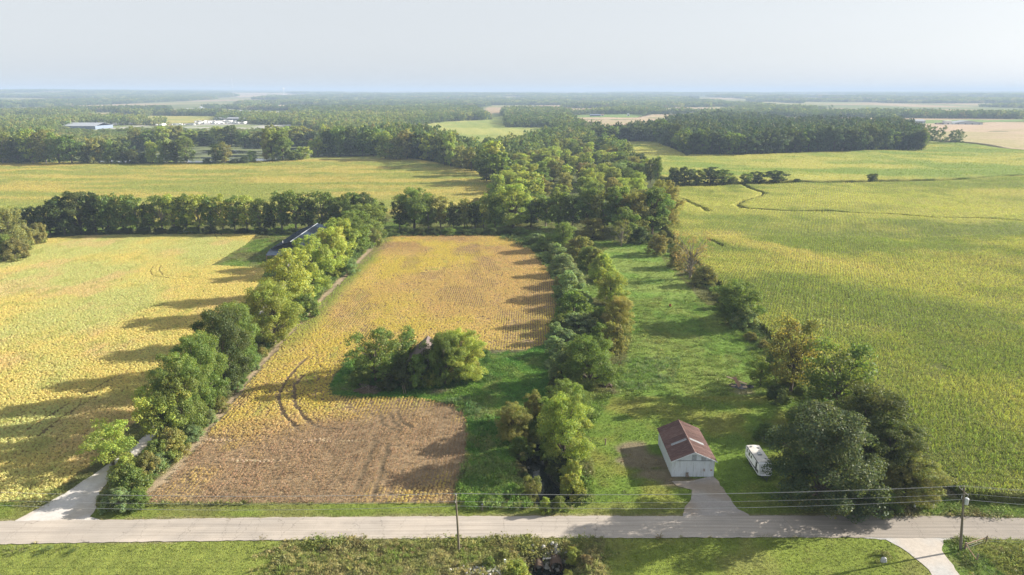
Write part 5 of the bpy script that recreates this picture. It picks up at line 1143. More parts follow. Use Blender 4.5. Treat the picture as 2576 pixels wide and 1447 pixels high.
m = MB(); m.add([(-.022, 0.2, 0.95), (-.022, 7.8, 0.95), (-.022, 7.8, 1.12), (-.022, 3.0, 1.25), (-.022, 0.2, 1.6)], [(0, 1, 2, 3, 4)]); m.build('stripe', M_RVD, rv)
MB().bar((-.05, 0.6, 3.08), (-.05, 7.4, 3.05), 0.12, 0.14).build('awning', M_RVD, rv)
MB().add([(0.25, 0.2 - .06, 2.72), (2.3, 0.2 - .06, 2.72), (2.3, -0.33, 1.75), (0.25, -0.33, 1.75)], [(0, 1, 2, 3)]).build('front_window', M_GLASS, rv)
MB().add([(0.02, -.36, 1.14), (2.53, -.36, 1.14), (2.2, -.75, 1.0), (0.35, -.75, 1.0), (0.02, -.02, .72), (2.53, -.02, .72)], [(0, 1, 2, 3), (3, 2, 5, 4), (0, 3, 4), (1, 5, 2)]).build('nose_cap', M_RV, rv)
m = MB(); m.bar((.4, .2, .55), (1.27, -1.3, .5), .08); m.bar((2.15, .2, .55), (1.27, -1.3, .5), .08); m.bar((1.27, -1.25, .5), (1.27, -1.25, .05), .07); m.build('tow_hitch', M_RVD, rv)
for yy in (4.4, 5.25):
    for xx in (0.0, 2.35):
        MB().tube([(xx, yy, .36), (xx + .2, yy, .36)], .36, 14).build('wheel', M_RUBBER, rv)

# burn pile of boards ----------------------------------------------------------
bp = at0(1858, 972); pile = empty('board_pile', (bp[0], bp[1], 0)); tag(pile, 'burn pile of leaning boards and ashes at the edge of the pasture', 'wood pile'); pile.scale = (1.25, 1.25, 1.2)
for (a, b, w_, t_, mt) in [((-1.0, -.1, .25), (.9, 1.6, 1.35), .0, 0, None)][:0] + [((-.15, -.9, .15), (-.95, .9, 1.75), .42, .09, M_OLDWOOD), ((.22, -.9, .1), (-.55, .95, 1.7), .36, .09, M_OLDWOOD), ((-.7, .9, 1.25), (-2.1, 1.5, 1.55), .5, .06, M_NEWWOOD), ((.1, .6, .95), (1.5, -.1, .6), .55, .06, M_NEWWOOD),
                                ((1.5, -.15, .2), (.3, .9, .3), .3, .06, M_NEWWOOD), ((-1.5, .2, .15), (-.8, -.4, .35), .28, .06, M_NEWWOOD), ((.5, -.8, .35), (1.3, -.9, .3), .35, .2, M_NEWWOOD), ((-1.9, .3, .2), (-1.1, .5, .5), .2, .2, M_WOODP)]:
    MB().bar(a, b, w_, t_).build('board', mt, pile)
def lump(name, r, h, mat, parent, loc, seed, n=14, m_=5, rough=0.28):
    rs = np.random.default_rng(seed); V = []; F = []
    for j in range(m_):
        t = j / (m_ - 1) * math.pi / 2
        for k in range(n):
            a = 2 * math.pi * k / n; rr = r * math.cos(t * .98) * (1 + rs.uniform(-rough, rough))
            V.append((math.cos(a) * rr, math.sin(a) * rr * .8, h * math.sin(t) * (1 + rs.uniform(-rough, rough) * .5) - .12 * (j == 0)))
    for j in range(m_ - 1):
        for k in range(n): F.append((j * n + k, j * n + (k + 1) % n, (j + 1) * n + (k + 1) % n, (j + 1) * n + k))
    F.append(tuple((m_ - 1) * n + k for k in range(n)))
    me = mesh_np(name, np.array(V), F, mat); o = link(bpy.data.objects.new(name, me), parent); o.location = loc; return o
lump('ash_heap', 1.5, .45, simple('ash', (0.10, 0.10, 0.105), 1, .5, 3, dirt=(.35, .34, .33), dirt_amt=.6), pile, (0.1, -.1, 0), 4)
lump('charred_scrap', .75, .5, simple('charred_scrap', (0.035, 0.035, 0.04), .8, .5, 3, dirt=(.4, .4, .42), dirt_amt=.5), pile, (2.0, -.35, 0), 5)
q = at0(1525, 972); o = lump('dirt_mound', 1.75, .85, M_SOIL, None, (q[0], q[1], 0), 6); tag(o, 'dark mound of dug earth below the large rounded tree', 'dirt mound')
q = at0(2221, 1412); o = lump('boulder', .62, .75, simple('pale_granite', (0.42, 0.42, 0.43), .8, .15, 4, bump=.03), None, (q[0], q[1], 0), 7, 7, 3, .12); tag(o, 'pale boulder on a tuft of weeds in the front lawn', 'boulder')
o.scale = (1.0, .7, 1.15)
q = at0(1685, 771); fr = empty('fire_ring', (q[0], q[1], 0)); tag(fr, 'small rusty red barrel standing in the upper pasture', 'barrel')
MB().tube([(0, 0, 0), (0, 0, .85)], .36, 14, cap=False).build('shell', M_RED, fr); MB().tube([(0, 0, .82), (0, 0, .88)], .385, 14, cap=False).build('rim', M_RED, fr)

# posts, gate, fence, mailbox ---------------------------------------------------
q = at0(1522, 1119); o = MB().tube([(0, 0, -.3), (0.02, 0, .8), (0.0, 0.02, 1.45)], [.14, .13, .11], 9).build('wooden_post', M_WOODP, None, (q[0], q[1], 0)); tag(o, 'single old wooden post standing in the pasture left of the barn', 'post')
for (u, v, h, lab) in ((1685 + 73, 858, 1.2, 'thin stake in the shaded strip of the upper pasture'), (1745, 732, 1.4, 'thin stake in the upper pasture near the corn edge')):
    q = at0(u, v); o = MB().tube([(0, 0, -.2), (0, 0, h)], .05, 6).build('fence_stake', M_WOODP, None, (q[0], q[1], 0)); tag(o, lab, 'stake')
pa_, pb_ = at0(2299, 1276), at0(2345, 1278)
gt = empty('pipe_gate', (pa_[0], pa_[1], 0)); tag(gt, 'white pipe barrier between two white posts by the corn', 'gate')
gx_ = pb_[0] - pa_[0]; gy_ = pb_[1] - pa_[1]
M_WP = simple('white_post_paint', (0.70, 0.72, 0.72), .6, .1, 3, dirt=(.35, .32, .28), dirt_amt=.5)
MB().tube([(0, 0, -.3), (0, 0, 1.75)], .16, 10).build('post', M_WP, gt); MB().tube([(gx_, gy_, -.3), (gx_, gy_, 1.55)], .16, 10).build('post', M_WP, gt)
MB().tube([(0.1, 0.02, 1.5), (gx_ * .5, gy_ * .5 + .05, 1.25), (gx_, gy_, 1.4)], .05, 6).build('rail', M_WP, gt)
MB().bar((-.1, .1, 1.7), (-1.5, .5, 2.5), .12).build('brace', M_OLDWOOD, gt)
q = at0(2083, 1279); mb_ = empty('mailbox', (q[0], q[1] + .3, 0)); tag(mb_, 'black mailbox on a post in the shade of the big maple', 'mailbox')
MB().box(-.05, .05, -.05, .05, -.3, 1.05).build('post', M_WOODP, mb_)
m = MB(); m.prism([(-.14, 1.05), (.14, 1.05), (.14, 1.2), (.10, 1.29), (0, 1.33), (-.10, 1.29), (-.14, 1.2)], -.28, .26); bo = m.build('box', M_RUBBER, mb_)
MB().box(.145, .16, -.1, .02, 1.15, 1.33).build('flag', M_RED, bo)
MB().box(.19, .45, -.2, .2, .95, 1.15).build('newspaper_tube', simple('green_plastic', (0.03, .09, .04), .5), mb_)
q = at0(1213, 1283); pd = empty('cable_pedestal', (q[0], q[1], 0)); tag(pd, 'short grey cable pedestal in the verge right of the wooden pole', 'pedestal')
MB().box(-.11, .11, -.11, .11, -.1, 1.05).build('case', M_WOODP, pd); MB().box(-.14, .14, -.14, .14, 1.05, 1.22).build('cap', simple('dark_grey_cap', (.10, .11, .14), .5), pd)
fp = [(2417 + 8, 1382), (2478, 1362 + 10), (2454, 1412)]
fpl = [at0(2425, 1384), at0(2478, 1366), at0(2455, 1413), at0(2560, 1520), at0(2700, 1375)]
fe = empty('corner_fence', (fpl[0][0], fpl[0][1], 0)); tag(fe, 'old wire fence with wooden posts beside the gravel driveway', 'fence')
for k, p in enumerate(fpl):
    r_ = .17 if k == 0 else .10
    MB().tube([(p[0] - fpl[0][0], p[1] - fpl[0][1], -.3), (p[0] - fpl[0][0] + .05, p[1] - fpl[0][1], 1.45)], [r_, r_ * .9], 9).build('post', M_WOODP, fe)
def rel(p, z): return (p[0] - fpl[0][0], p[1] - fpl[0][1], z)
MB().bar(rel(fpl[0], 1.1), rel(fpl[1], 1.15), .09).build('rail', M_OLDWOOD, fe); MB().bar(rel(fpl[0], 1.2), rel(fpl[2], .35), .09).build('brace', M_OLDWOOD, fe)
for z in (.4, .8, 1.25):
    for a, b in ((0, 2), (2, 3), (0, 1), (1, 4)): MB().tube([rel(fpl[a], z), rel(fpl[b], z)], .012, 4).build('wire', M_WIRE, fe)

# power line --------------------------------------------------------------------
pm = at0(1155, 1384); pr_ = at0(2415, 1385)
pole_pos = [(pm[0] - (pr_[0] - pm[0]), pm[1] + .2), pm, pr_, (pr_[0] + (pr_[0] - pm[0]) * .95, pr_[1] - 5.5)]
plabels = ['wooden power pole beyond the left edge of the view', 'tall wooden power pole left of the culvert, south of the road', 'leaning wooden power pole with transformer at the gravel driveway corner', 'wooden power pole beyond the right edge of the view']
tops = []
for k, (px, py) in enumerate(pole_pos):
    H = 10.6 if k != 2 else 11.6
    lean = Vector((0, 0, 0)) if k != 2 else Vector((-1.15 * 0, 0, 0))
    tx_ = -0.35 if k == 1 else (-1.5 if k == 2 else 0)
    po = empty('power_pole', (px, py, tz1(px, py) - .05)); tag(po, plabels[k], 'power pole', 'wooden power poles along the road')
    MB().tube([(0, 0, -.5), (tx_ * .5, 0, H * .5), (tx_, 0, H)], [.19, .165, .12], 10).build('shaft', M_POLE, po)
    ca = MB().bar((tx_ * .93, -1.15, H * .925), (tx_ * .93, 1.15, H * .925), .11).build('crossarm', M_POLE, po)
    for yy in (-1.05, .45, 1.05): MB().tube([(tx_ * .93, yy, H * .93), (tx_ * .93, yy, H * .93 + .22)], [.05, .035], 7).build('insulator', M_CAN, ca)
    MB().tube([(tx_, 0, H), (tx_, 0, H + .2)], [.05, .035], 7).build('insulator', M_CAN, po)
    if k == 2:
        tr = MB(); zz = H * .78; tr.tube([(tx_ * .78 + .48, 0, zz - .5), (tx_ * .78 + .48, 0, zz + .45), (tx_ * .78 + .48, 0, zz + .55)], [.30, .30, .2], 14); t_o = tr.build('transformer', M_CAN, po)
        MB().tube([(tx_ * .78 + .48, 0, zz + .55), (tx_ * .78 + .48, 0, zz + .8)], [.05, .03], 6).build('bushing', M_CAN, t_o)
        MB().tube([(tx_ * .8 - .35, 0, zz + .5), (tx_ * .8 - .35, 0, zz + .95)], .06, 6).build('fuse_cutout', M_CAN, po)
        MB().tube([(.17, -.05, .1), (tx_ * .45 + .16, -.05, H * .45)], .035, 6).build('cable_guard', M_GREY, po)
    b_ = Vector((px, py, tz1(px, py) - .05))
    tops.append([b_ + Vector((tx_, 0, H + .2)), b_ + Vector((tx_ * .93, 1.05, H * .93 + .22)), b_ + Vector((tx_ * .93, -1.05, H * .93 + .22)), b_ + Vector((tx_ * .8, 0.14, H * .80))])
wn_ = ['top wire', 'far crossarm wire', 'near crossarm wire', 'lowest neutral wire']
spn = ['from the left edge to the middle pole', 'between the middle pole and the transformer pole', 'from the transformer pole to the right edge']
for k in range(3):
    for w_ in range(4):
        a, b = tops[k][w_], tops[k + 1][w_]; pts = []
        for t in np.linspace(0, 1, 22):
            p = a.lerp(b, t); p.z -= (0.75 if w_ < 3 else 1.0) * 4 * t * (1 - t); pts.append(tuple(p))
        o = MB().tube(pts, .016 if w_ < 3 else .022, 5, cap=False).build('power_wire', M_WIRE); tag(o, '%s %s' % (wn_[w_], spn[k]), 'wire', 'wires of the roadside power line')

# culverts and rubble -----------------------------------------------------------
for (u, v, r, lab) in ((1355, 1413, .72, 'smaller rusty culvert pipe mouth at left under the road'), (1398, 1412, .98, 'larger rusty culvert pipe mouth at right under the road')):
    q = at0(u, v, -1.35); zc = -2.75 + r + .1
    V = []; F = []; n = 22; rings = []
    for yy, rr in [(j * .12, r + (.03 if j % 2 else 0)) for j in range(12)] + [(3.0, r), (12.2, r)]:
        rings.append([(math.cos(2 * math.pi * k / n) * rr, yy, math.sin(2 * math.pi * k / n) * rr) for k in range(n)])
    for rg in rings: V += rg
    for j in range(len(rings) - 1):
        for k in range(n): F.append((j * n + k, j * n + (k + 1) % n, (j + 1) * n + (k + 1) % n, (j + 1) * n + k))
    inn = [(x_ * .94, y_, z_ * .94) for (x_, y_, z_) in V]; nV = len(V)
    F2 = F + [tuple(i_ + nV for i_ in f[::-1]) for f in F] + [(k, k + nV, (k + 1) % n + nV, (k + 1) % n) for k in range(n)]
    o = link(bpy.data.objects.new('culvert_pipe', mesh_np('culvert_pipe', np.array(V + inn), F2, M_PIPE, smooth=False))); o.location = (q[0], 90.6, zc); tag(o, lab, 'culvert', 'culvert pipes under the road')
def rock(r, seed):
    rs = np.random.default_rng(seed); bmv = []
    ph = (1 + 5 ** .5) / 2; P_ = np.array([(-1, ph, 0), (1, ph, 0), (-1, -ph, 0), (1, -ph, 0), (0, -1, ph), (0, 1, ph), (0, -1, -ph), (0, 1, -ph), (ph, 0, -1), (ph, 0, 1), (-ph, 0, -1), (-ph, 0, 1)]) / 1.9
    F = [(0, 11, 5), (0, 5, 1), (0, 1, 7), (0, 7, 10), (0, 10, 11), (1, 5, 9), (5, 11, 4), (11, 10, 2), (10, 7, 6), (7, 1, 8), (3, 9, 4), (3, 4, 2), (3, 2, 6), (3, 6, 8), (3, 8, 9), (4, 9, 5), (2, 4, 11), (6, 2, 10), (8, 6, 7), (9, 8, 1)]
    return mesh_np('rock', P_ * rs.uniform(.7, 1.25, P_.shape) * r, F, M_ROCK)
RK = [rock(1, 50 + k) for k in range(5)]
rub = empty('rubble_headwall', (5.6, 92.0, -.6)); tag(rub, 'heap of broken concrete and stones between the culvert mouths', 'rubble')
rs = random.Random(5)
for k in range(46):
    o = link(bpy.data.objects.new('stone', RK[k % 5]), rub); t = rs.random(); o.location = (rs.uniform(-2.7, 3.2) * (.55 + .45 * t), rs.uniform(-1.0, 2.2), 0); 
    wx, wy = 5.6 + o.location.x, 92.0 + o.location.y; o.location.z = tz1(wx, wy) + .6 + rs.uniform(.05, .3); s_ = rs.uniform(.18, .5); o.scale = (s_ * rs.uniform(.8, 1.5), s_, s_ * .7); o.rotation_euler = (rs.uniform(0, 3), rs.uniform(0, 3), rs.uniform(0, 3))
sl = MB().add([(-1.0, -.4, 0), (.2, -.75, .0), (1.15, -.3, 0), (1.0, .65, 0), (.1, .8, 0), (-.75, .4, 0), (-1.0, -.4, .2), (.2, -.75, .2), (1.15, -.3, .2), (1.0, .65, .2), (.1, .8, .2), (-.75, .4, .2)],
              [(5, 4, 3, 2, 1, 0), (6, 7, 8, 9, 10, 11)] + [(i_, (i_ + 1) % 6, (i_ + 1) % 6 + 6, i_ + 6) for i_ in range(6)]).build('concrete_slab', simple('pale_concrete', (.46, .45, .42), .9, .12, 3, dirt=(.25, .23, .2), dirt_amt=.5), rub, (0.1, .5, .05))
sl.rotation_euler = (R(-32), R(5), .3); sl.location.z = tz1(5.7, 92.5) + .6 + .45
gr = empty('riprap_patch', (at0(1230, 1437)[0], at0(1230, 1437)[1], 0)); tag(gr, 'scattered pale stones in the weeds left of the culverts', 'stones')
for k in range(110):
    o = link(bpy.data.objects.new('stone', RK[k % 5]), gr); o.location = (rs.gauss(0, 2.3), rs.gauss(0, .8), 0); o.location.z = tz1(gr.location.x + o.location.x, gr.location.y + o.location.y) + .15; s_ = rs.uniform(.12, .3); o.scale = (s_ * 1.3, s_, s_ * .8); o.rotation_euler = (rs.uniform(0, 3), rs.uniform(0, 3), rs.uniform(0, 3))
q = at0(1357, 1388); o = MB().box(-.35, .35, -.2, .2, 0, .12).build('scrap_sheet', M_WP, None, (q[0], q[1], tz1(*q) + .5)); o.rotation_euler = (R(-30), .2, .4); tag(o, 'small white scrap sheet lying on the bank above the slab', 'scrap')
q = at0(1270, 1418); o = MB().box(-.15, .15, -.12, .12, 0, .5).build('white_jug', M_WP, None, (q[0], q[1], tz1(*q) + .3)); tag(o, 'little white litter piece among the weeds above the stones', 'litter')

# dark metal shed ----------------------------------------------------------------
sh = empty('metal_shed', (-96, 290, 0)); tag(sh, 'long dark blue metal shed with an open lean-to, half hidden by trees', 'shed')
MB().box(-8, -7.85, .15, 42, -.2, 4.7).build('wall', M_NAVY2, sh); MB().box(7.85, 8, .15, 42, -.2, 4.7).build('wall', M_NAVY2, sh)
MB().prism([(-8, -.2), (8, -.2), (8, 4.7), (0, 7.35), (-8, 4.7)], 0, .15).build('front_wall', M_NAVY2, sh); MB().prism([(-8, -.2), (8, -.2), (8, 4.7), (0, 7.35), (-8, 4.7)], 42, 42.15).build('back_wall', M_NAVY2, sh)
for s_ in (-1, 1):
    for k in range(14):
        y0_ = -.5 + k * 3.08; m = MB(); ez = 4.55
        m.add([(0, y0_, 7.55), (s_ * 8.6, y0_, ez), (s_ * 8.6, y0_ + 3.05, ez), (0, y0_ + 3.05, 7.55), (0, y0_, 7.43), (s_ * 8.6, y0_, ez - .12), (s_ * 8.6, y0_ + 3.05, ez - .12), (0, y0_ + 3.05, 7.43)], [(0, 1, 2, 3), (7, 6, 5, 4), (0, 4, 5, 1), (1, 5, 6, 2), (2, 6, 7, 3), (3, 7, 4, 0)])
        for q in range(3): m.bar((s_ * .1, y0_ + .5 + q, 7.56), (s_ * 8.6, y0_ + .5 + q, ez + .03), .07, .07)
        m.build('roof_sheet', M_NAVY, sh)
MB().prism([(-.3, 7.52), (0, 7.68), (.3, 7.52)], -.55, 42.7).build('ridge_cap', M_TRIM, sh)
m = MB(); m.bar((-8.63, -.55, 4.45), (-8.63, 42.6, 4.45), .06, .22); m.bar((0, -.56, 7.42), (-8.6, -.56, 4.42), .05, .2); m.bar((0, -.56, 7.42), (8.6, -.56, 4.42), .05, .2); m.build('eave_trim', M_NAVY2, sh)
MB().tube([(-5.5, 6, 5.4), (-5.5, 6, 6.5)], .16, 8).build('vent_pipe', M_WP, sh)
lt = MB(); lt.add([(-9.2, -6.0, 2.75), (1.0, -6.0, 2.75), (1.0, -.05, 4.3), (-9.2, -.05, 4.3), (-9.2, -6.0, 2.63), (1.0, -6.0, 2.63), (1.0, -.05, 4.18), (-9.2, -.05, 4.18)], [(0, 1, 2, 3), (7, 6, 5, 4), (0, 4, 5, 1), (1, 5, 6, 2), (2, 6, 7, 3), (3, 7, 4, 0)]); lt.build('lean_to_roof', M_NAVY, sh)
for xx in (-9, -4.5, .8): MB().box(xx - .12, xx + .12, -5.9, -5.66, -.2, 2.62).build('post', M_OLDWOOD, sh)
m = MB(); m.bar((-9, -5.8, 2.5), (.8, -5.8, 2.5), .2); m.build('beam', M_OLDWOOD, sh); MB().bar((-6.2, -5.8, 2.45), (-4.6, -5.8, 1.3), .14).build('brace', M_OLDWOOD, sh)
q = at0(480, 587); wg = empty('hay_wagon', (q[0], q[1], 0), .1); tag(wg, 'pale flat farm wagon parked below the hedgerow', 'wagon')
MB().box(-3.3, 3.3, -1.1, 1.1, .95, 1.15).build('bed', M_CAN, wg); MB().box(-3.35, -3.2, -1.1, 1.1, 1.15, 2.1).build('end_rack', M_CAN, wg)
for xx in (-2.2, 2.2):
    for yy in (-1.15, .9): MB().tube([(xx, yy, .42), (xx, yy + .25, .42)], .42, 12).build('wheel', M_RUBBER, wg)
for k, (u, v, c_) in enumerate(((818, 584, 'nearer the dark shed'), (865 - 20, 583, 'closest to the dark shed'))):
    q = at0(u - 70 + k * 10, v); o = empty('log_pile', (q[0], q[1], 0)); tag(o, 'low stack of grey logs under the hedgerow, %s' % c_, 'logs')
    for j in range(5): MB().tube([(-3, j * .4 - .8, .2 + (j % 2) * .35), (3, j * .4 - .8, .2 + (j % 2) * .35)], .2, 7).build('log', M_WOODP, o)

# old overgrown house --------------------------------------------------------------
hq = at0(1066, 962); hs_ = empty('old_house', (hq[0], hq[1] + .6, 0)); tag(hs_, 'abandoned house with brown roof almost swallowed by trees', 'house')
M_TARP = simple('weathered_siding', (.30, .27, .23), .9, .25, 3, stretch=(1, 1, 3), dirt=(.12, .1, .08), dirt_amt=.6)
MB().box(-4.2, -4.05, .15, 9.85, -.2, 4.6).build('wall', M_TARP, hs_); MB().box(4.05, 4.2, .15, 9.85, -.2, 4.6).build('wall', M_TARP, hs_)
MB().prism([(-4.2, -.2), (4.2, -.2), (4.2, 4.6), (0, 8.3), (-4.2, 4.6)], 9.85, 10).build('back_wall', M_TARP, hs_)
MB().prism([(-4.2, -.2), (4.2, -.2), (4.2, 4.6), (0, 8.3), (-4.2, 4.6)], 0, .15).build('front_wall', M_TARP, hs_)
pw = MB().box(-1.6, 2.6, -.06, -.01, .5, 2.9).build('white_siding', M_PINE, hs_)
wd_ = MB().box(-1.0, -.1, -.12, -.065, 1.2, 2.4).build('window', M_GLASS, hs_); MB().box(-1.06, -.04, -.16, -.125, 1.74, 1.84).build('sash', M_PINE, wd_)
for s_ in (-1, 1):
    for k in range(9):
        t0, t1 = k / 9, (k + 1) / 9 + .015; xa, xb = s_ * (4.7 * t0), s_ * (4.7 * t1); za, zb = 8.5 - 4.14 * t0 + .03 * 0, 8.5 - 4.14 * t1
        MB().add([(xa, -.4, za), (xb, -.4, zb + .03), (xb, 10.4, zb + .03), (xa, 10.4, za), (xa, -.4, za - .12), (xb, -.4, zb - .09), (xb, 10.4, zb - .09), (xa, 10.4, za - .12)], [(0, 1, 2, 3), (7, 6, 5, 4), (0, 4, 5, 1), (1, 5, 6, 2), (2, 6, 7, 3), (3, 7, 4, 0)]).build('shingle_course', M_SHINGLE, hs_)
m = MB(); m.box(4.6, 4.72, -.6, 3.8, -.2, 2.6); m.box(4.6, 8.6, 3.8, 3.92, -.2, 2.9); m.build('shed_wall', M_TARP, hs_)
MB().add([(4.5, -1.2, 2.75), (8.9, -1.2, 2.75), (8.9, 4.1, 3.3), (4.5, 4.1, 3.3), (4.5, -1.2, 2.63), (8.9, -1.2, 2.63), (8.9, 4.1, 3.18), (4.5, 4.1, 3.18)], [(0, 1, 2, 3), (7, 6, 5, 4), (0, 4, 5, 1), (1, 5, 6, 2), (2, 6, 7, 3), (3, 7, 4, 0)]).build('shed_roof', M_NEWWOOD, hs_)
for xx in (4.75, 8.2, 8.7): MB().bar((xx, -1.0, -.2), (xx, -1.0, 2.65), .22).build('post', M_WOODP, hs_)
MB().bar((7.9, -.9, .1), (6.8, -.7, 2.4), .1).build('leaning_plank', M_WOODP, hs_)
q = at0(925, 982); bpl = empty('brush_pile', (q[0], q[1], 0)); tag(bpl, 'low heap of dead branches and boards left of the old house', 'brush pile')
lump('debris_heap', 3.2, .7, M_SOIL, bpl, (0, 0, 0), 9)
for k in range(26):
    a = rs.uniform(0, 6.28); x_, y_ = rs.gauss(0.6, 2.6), rs.gauss(0, .8); MB().bar((x_, y_, .2), (x_ + math.cos(a) * rs.uniform(.8, 2.6), y_ + math.sin(a) * .8, rs.uniform(.5, 1.9)), rs.uniform(.04, .09)).build('branch', M_BARK_PALE, bpl)
for (u, v, du, lab) in ((985, 985, .6, 'leaning pale pole left of the old house, longest one'), (1016, 993, -.25, 'left stick of the leaning pair in front of the house'), (1022, 992, -.35, 'right stick of the leaning pair in front of the house')):
    q = at0(u, v); o = MB().bar((0, 0, -.1), (-2.0 * abs(du), 1.0, 2.1), .10).build('leaning_pole', M_WOODP, None, (q[0], q[1], 0)); tag(o, lab, 'pole')
# bare dead branches over the creek pool
q = at0(1415, 1150, -1.0); db = MB(); rs = random.Random(9)
for k in range(26):
    a = rs.uniform(1.8, 4.4); L = rs.uniform(1.2, 3.2); p0 = Vector((rs.uniform(-.6, .6), rs.uniform(-.5, .5), 0)); p1 = p0 + Vector((math.cos(a) * L, math.sin(a) * L * .6, rs.uniform(.3, 1.7))); db.tube([p0, (p0 + p1) / 2 + Vector((0, 0, .2)), p1], [.05, .03, .012], 4, cap=False)
o = db.build('dead_bush', M_BARK_PALE, None, (q[0], q[1], tz1(*q) + .1)); tag(o, 'bare grey dead bush hanging over the creek pool', 'dead bush')

# ------------------------------------------------------------------ far buildings, vehicles, mast
def hall(name, u, v, wpx, hpx, depth, label, cat, wall, roof, gable=False, rise=1.6, extra=None, rz=0.0):
    x, y = at0(u, v, 1.2); d = y * math.cos(PITCH) + CAM_H * math.sin(PITCH); w = wpx / 2.5146 / F_PX * d; h = hpx / 2.5146 / F_PX * d
    e = empty(name, (x, y, tz1(x, y) + .6), rz); tag(e, label, cat)
    if gable:   # gable end to the viewer
        MB().prism([(-w / 2, 0), (w / 2, 0), (w / 2, h), (0, h + rise), (-w / 2, h)], 0, depth).build('wall', wall, e)
        for s_ in (-1, 1): MB().add([(0, -.4, h + rise + .25), (s_ * (w / 2 + .5), -.4, h + .05), (s_ * (w / 2 + .5), depth + .4, h + .05), (0, depth + .4, h + rise + .25), (0, -.4, h + rise + .02), (s_ * (w / 2 + .5), -.4, h - .15), (s_ * (w / 2 + .5), depth + .4, h - .15), (0, depth + .4, h + rise + .02)], [(0, 1, 2, 3), (7, 6, 5, 4), (0, 4, 5, 1), (1, 5, 6, 2), (2, 6, 7, 3), (3, 7, 4, 0)]).build('roof', roof, e)
    else:
        MB().box(-w / 2, w / 2, 0, depth, 0, h).build('wall', wall, e)
        MB().prism([(-.5, h - .1), (depth / 2, h + rise), (depth + .5, h - .1), (depth + .5, h + .15), (depth / 2, h + rise + .25), (-.5, h + .15)], -w / 2 - .5, w / 2 + .5, axis='x').build('roof', roof, e)
    n = max(1, int(w / 14))
    for k in range(n):
        xx = -w / 2 + (k + .5) * w / n; MB().box(xx - 1.6, xx + 1.6, -.12, -.02, .1, min(h * .7, 3.6)).build('door', M_LOUVRE, e)
    return e
M_LG = simple('light_grey_siding', (.42, .45, .48), .6, .06, .2); M_BG = simple('blue_grey_siding', (.16, .20, .27), .6, .06, .2); M_LR = simple('light_metal_roof', (.30, .32, .35), .45, .06, .2); M_WS = simple('white_siding', (.68, .68, .67), .6, .05, .2); M_BS = simple('brown_siding', (.22, .15, .11), .8, .1, .2)
hall('warehouse', 198, 325, 84, 9, 60, 'big grey-roofed building at the left behind the trees', 'warehouse', M_BG, M_LR, rise=5)
hall('warehouse', 577, 303, 78, 6, 34, 'long blue-grey sales building above the rows of white campers', 'warehouse', M_BG, M_LR, rise=3)
hall('house', 507, 289, 22, 4, 12, 'small white house at the road junction left of the sales building', 'house', M_WS, M_BS, rise=2)
hall('barn', 503, 275, 12, 4, 18, 'white barn with gambrel-like roof on the distant green slope', 'barn', M_WS, M_LR, gable=True, rise=5)
hall('shed', 2291, 309, 72, 6, 22, 'long low grey livestock shed at the edge of the tan field', 'shed', M_LG, M_LR, rise=3)
hall('shed', 2436, 312, 70, 5, 30, 'wide grey gabled shed right of the white silo box', 'shed', M_LG, M_LR, gable=True, rise=4)
hall('storage_box', 2384, 312, 17, 9, 10, 'tall white box-like store between the two grey sheds', 'store', M_WS, M_WS, rise=.3)
hall('house', 2365, 312, 16, 2, 10, 'small dark roofed house beside the tall white store', 'house', M_LG, M_BS, rise=2)
hall('shed', 1497, 293, 26, 3.5, 14, 'low grey shed on the green strip above the tan field', 'shed', M_BG, M_BG, rise=2)
hall('house', 1580, 292, 6, 5, 8, 'tiny white house among trees right of the low grey shed', 'house', M_WS, M_LR, gable=True, rise=3)
hall('shed', 1740, 287, 12, 3, 14, 'small pale roofed shed at the left tip of the dark wood', 'shed', M_WS, M_LR, rise=3)
hall('barn', 1950, 270, 18, 4, 40, 'distant white roofed barn above the dark wood', 'barn', M_LG, M_WS, rise=8)
hall('house', 1515, 287 + 5, 8, 3, 9, 'little pale cottage right of the low grey shed', 'house', M_WS, M_BS, rise=2)
x, y = at0(588, 250, 0); d = y * math.cos(PITCH) + CAM_H * math.sin(PITCH); hm = (250 - 208) / 2.5146 / F_PX * d
ms = empty('radio_mast', (x, y, tz1(x, y))); tag(ms, 'tall thin lattice radio mast on the skyline at left', 'radio mast')
m = MB(); wm = 2.2
for a_, b2 in ((-1, -1), (1, -1), (1, 1), (-1, 1)): m.bar((a_ * wm, b2 * wm, 0), (a_ * wm * .35, b2 * wm * .35, hm), .55)
k = 0
while k < 14: 
    z0_, z1_ = hm * k / 14, hm * (k + 1) / 14; w0, w1 = wm * (1 - .65 * k / 14), wm * (1 - .65 * (k + 1) / 14); m.bar((-w0, -w0, z0_), (w1, -w1, z1_), .35); m.bar((w0, -w0, z0_), (-w1, -w1, z1_), .35); k += 1
m.build('lattice', M_CAN, ms); MB().tube([(0, 0, hm), (0, 0, hm + 6)], .3, 6).build('antenna', M_CAN, ms)
x, y = at0(715, 246, 0); wt = empty('water_tower', (x, y, tz1(x, y))); tag(wt, 'tiny white water tower on the horizon', 'water tower')
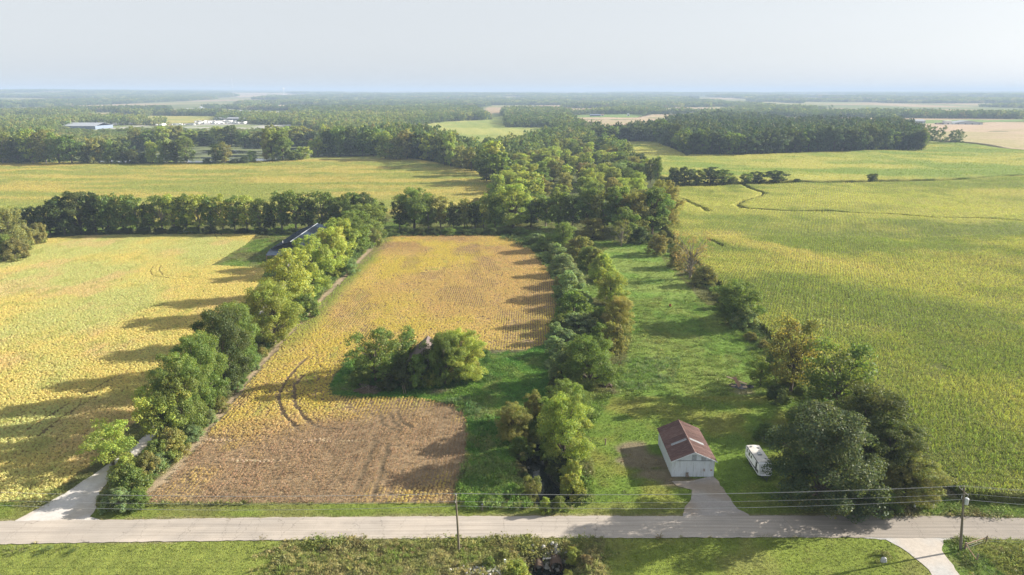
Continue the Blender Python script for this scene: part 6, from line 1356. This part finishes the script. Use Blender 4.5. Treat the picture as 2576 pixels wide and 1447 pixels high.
MB().tube([(0, 0, 0), (0, 0, 62)], 3, 8).build('stem', M_WS, wt); MB().tube([(0, 0, 58), (0, 0, 64), (0, 0, 74), (0, 0, 80)], [3, 12, 12, 4], 12).build('tank', M_WS, wt)
# campers on the sales lots
cmv = [0]
def camper_proto(L, H, W):
    b = MB().prism([(-L / 2, .7), (L / 2 - .5, .6), (L / 2, 1.4), (L / 2 - .3, H - .2), (L / 2 - .9, H), (-L / 2, H)], -W / 2, W / 2).mesh('body', M_WS)
    w = MB().box(-L / 2 + .8, -L / 2 + 2.2, -W / 2 - .03, -W / 2, 1.7, 2.4); w.box(.3, 1.6, -W / 2 - .03, -W / 2, 1.7, 2.4); w = w.mesh('window', M_GLASS)
    return b, w
CP = [camper_proto(8.5, 3.3, 2.5), camper_proto(11, 3.9, 2.5), camper_proto(6.5, 2.9, 2.4)]
rs = random.Random(21); cw_ = {'long': 1, 'middling': 0, 'short': 2}
def lot(u0, u1, v0, v1, nu, nv, where, group):
    k = 0
    for b in range(nv):
        for a in range(nu):
            u = u0 + (u1 - u0) * (a + rs.uniform(.2, .8)) / nu; v = v0 + (v1 - v0) * (b + .5) / nv; x, y = at0(u, v, 1.2); k += 1; s_ = rs.choice(list(cw_)); bm_, wm_ = CP[cw_[s_]]
            e = empty('camper_trailer', (x, y, tz1(x, y) + 1.1), rs.uniform(-.5, .5) + rs.choice([0, 1.57])); e.scale = (1.25, 1.25, 1.15)
            link(bpy.data.objects.new('body', bm_), e); link(bpy.data.objects.new('window', wm_), e)
            tag(e, '%s camper, %s from the left%s %s' % (s_, ordn[a], (' in the ' + ['back', 'second', 'third', 'front'][b] + ' row') if nv > 1 else '', where), 'camper', group)
lot(490, 622, 305.5, 314, 17, 4, 'below the sales building', 'white campers parked below the sales building')
lot(262, 300, 313, 317, 6, 1, 'right of the grey-roofed building', 'white campers near the grey-roofed building')
lot(300, 352, 312, 316, 8, 1, 'in front of the dark hedge', 'white campers in front of the dark hedge')
lot(392, 415, 315, 317, 3, 1, 'left of the field of the sales lot', 'white campers left of the sales lot')
lot(432, 492, 313.5, 317, 8, 1, 'left of the sales building', 'white campers left of the sales building')
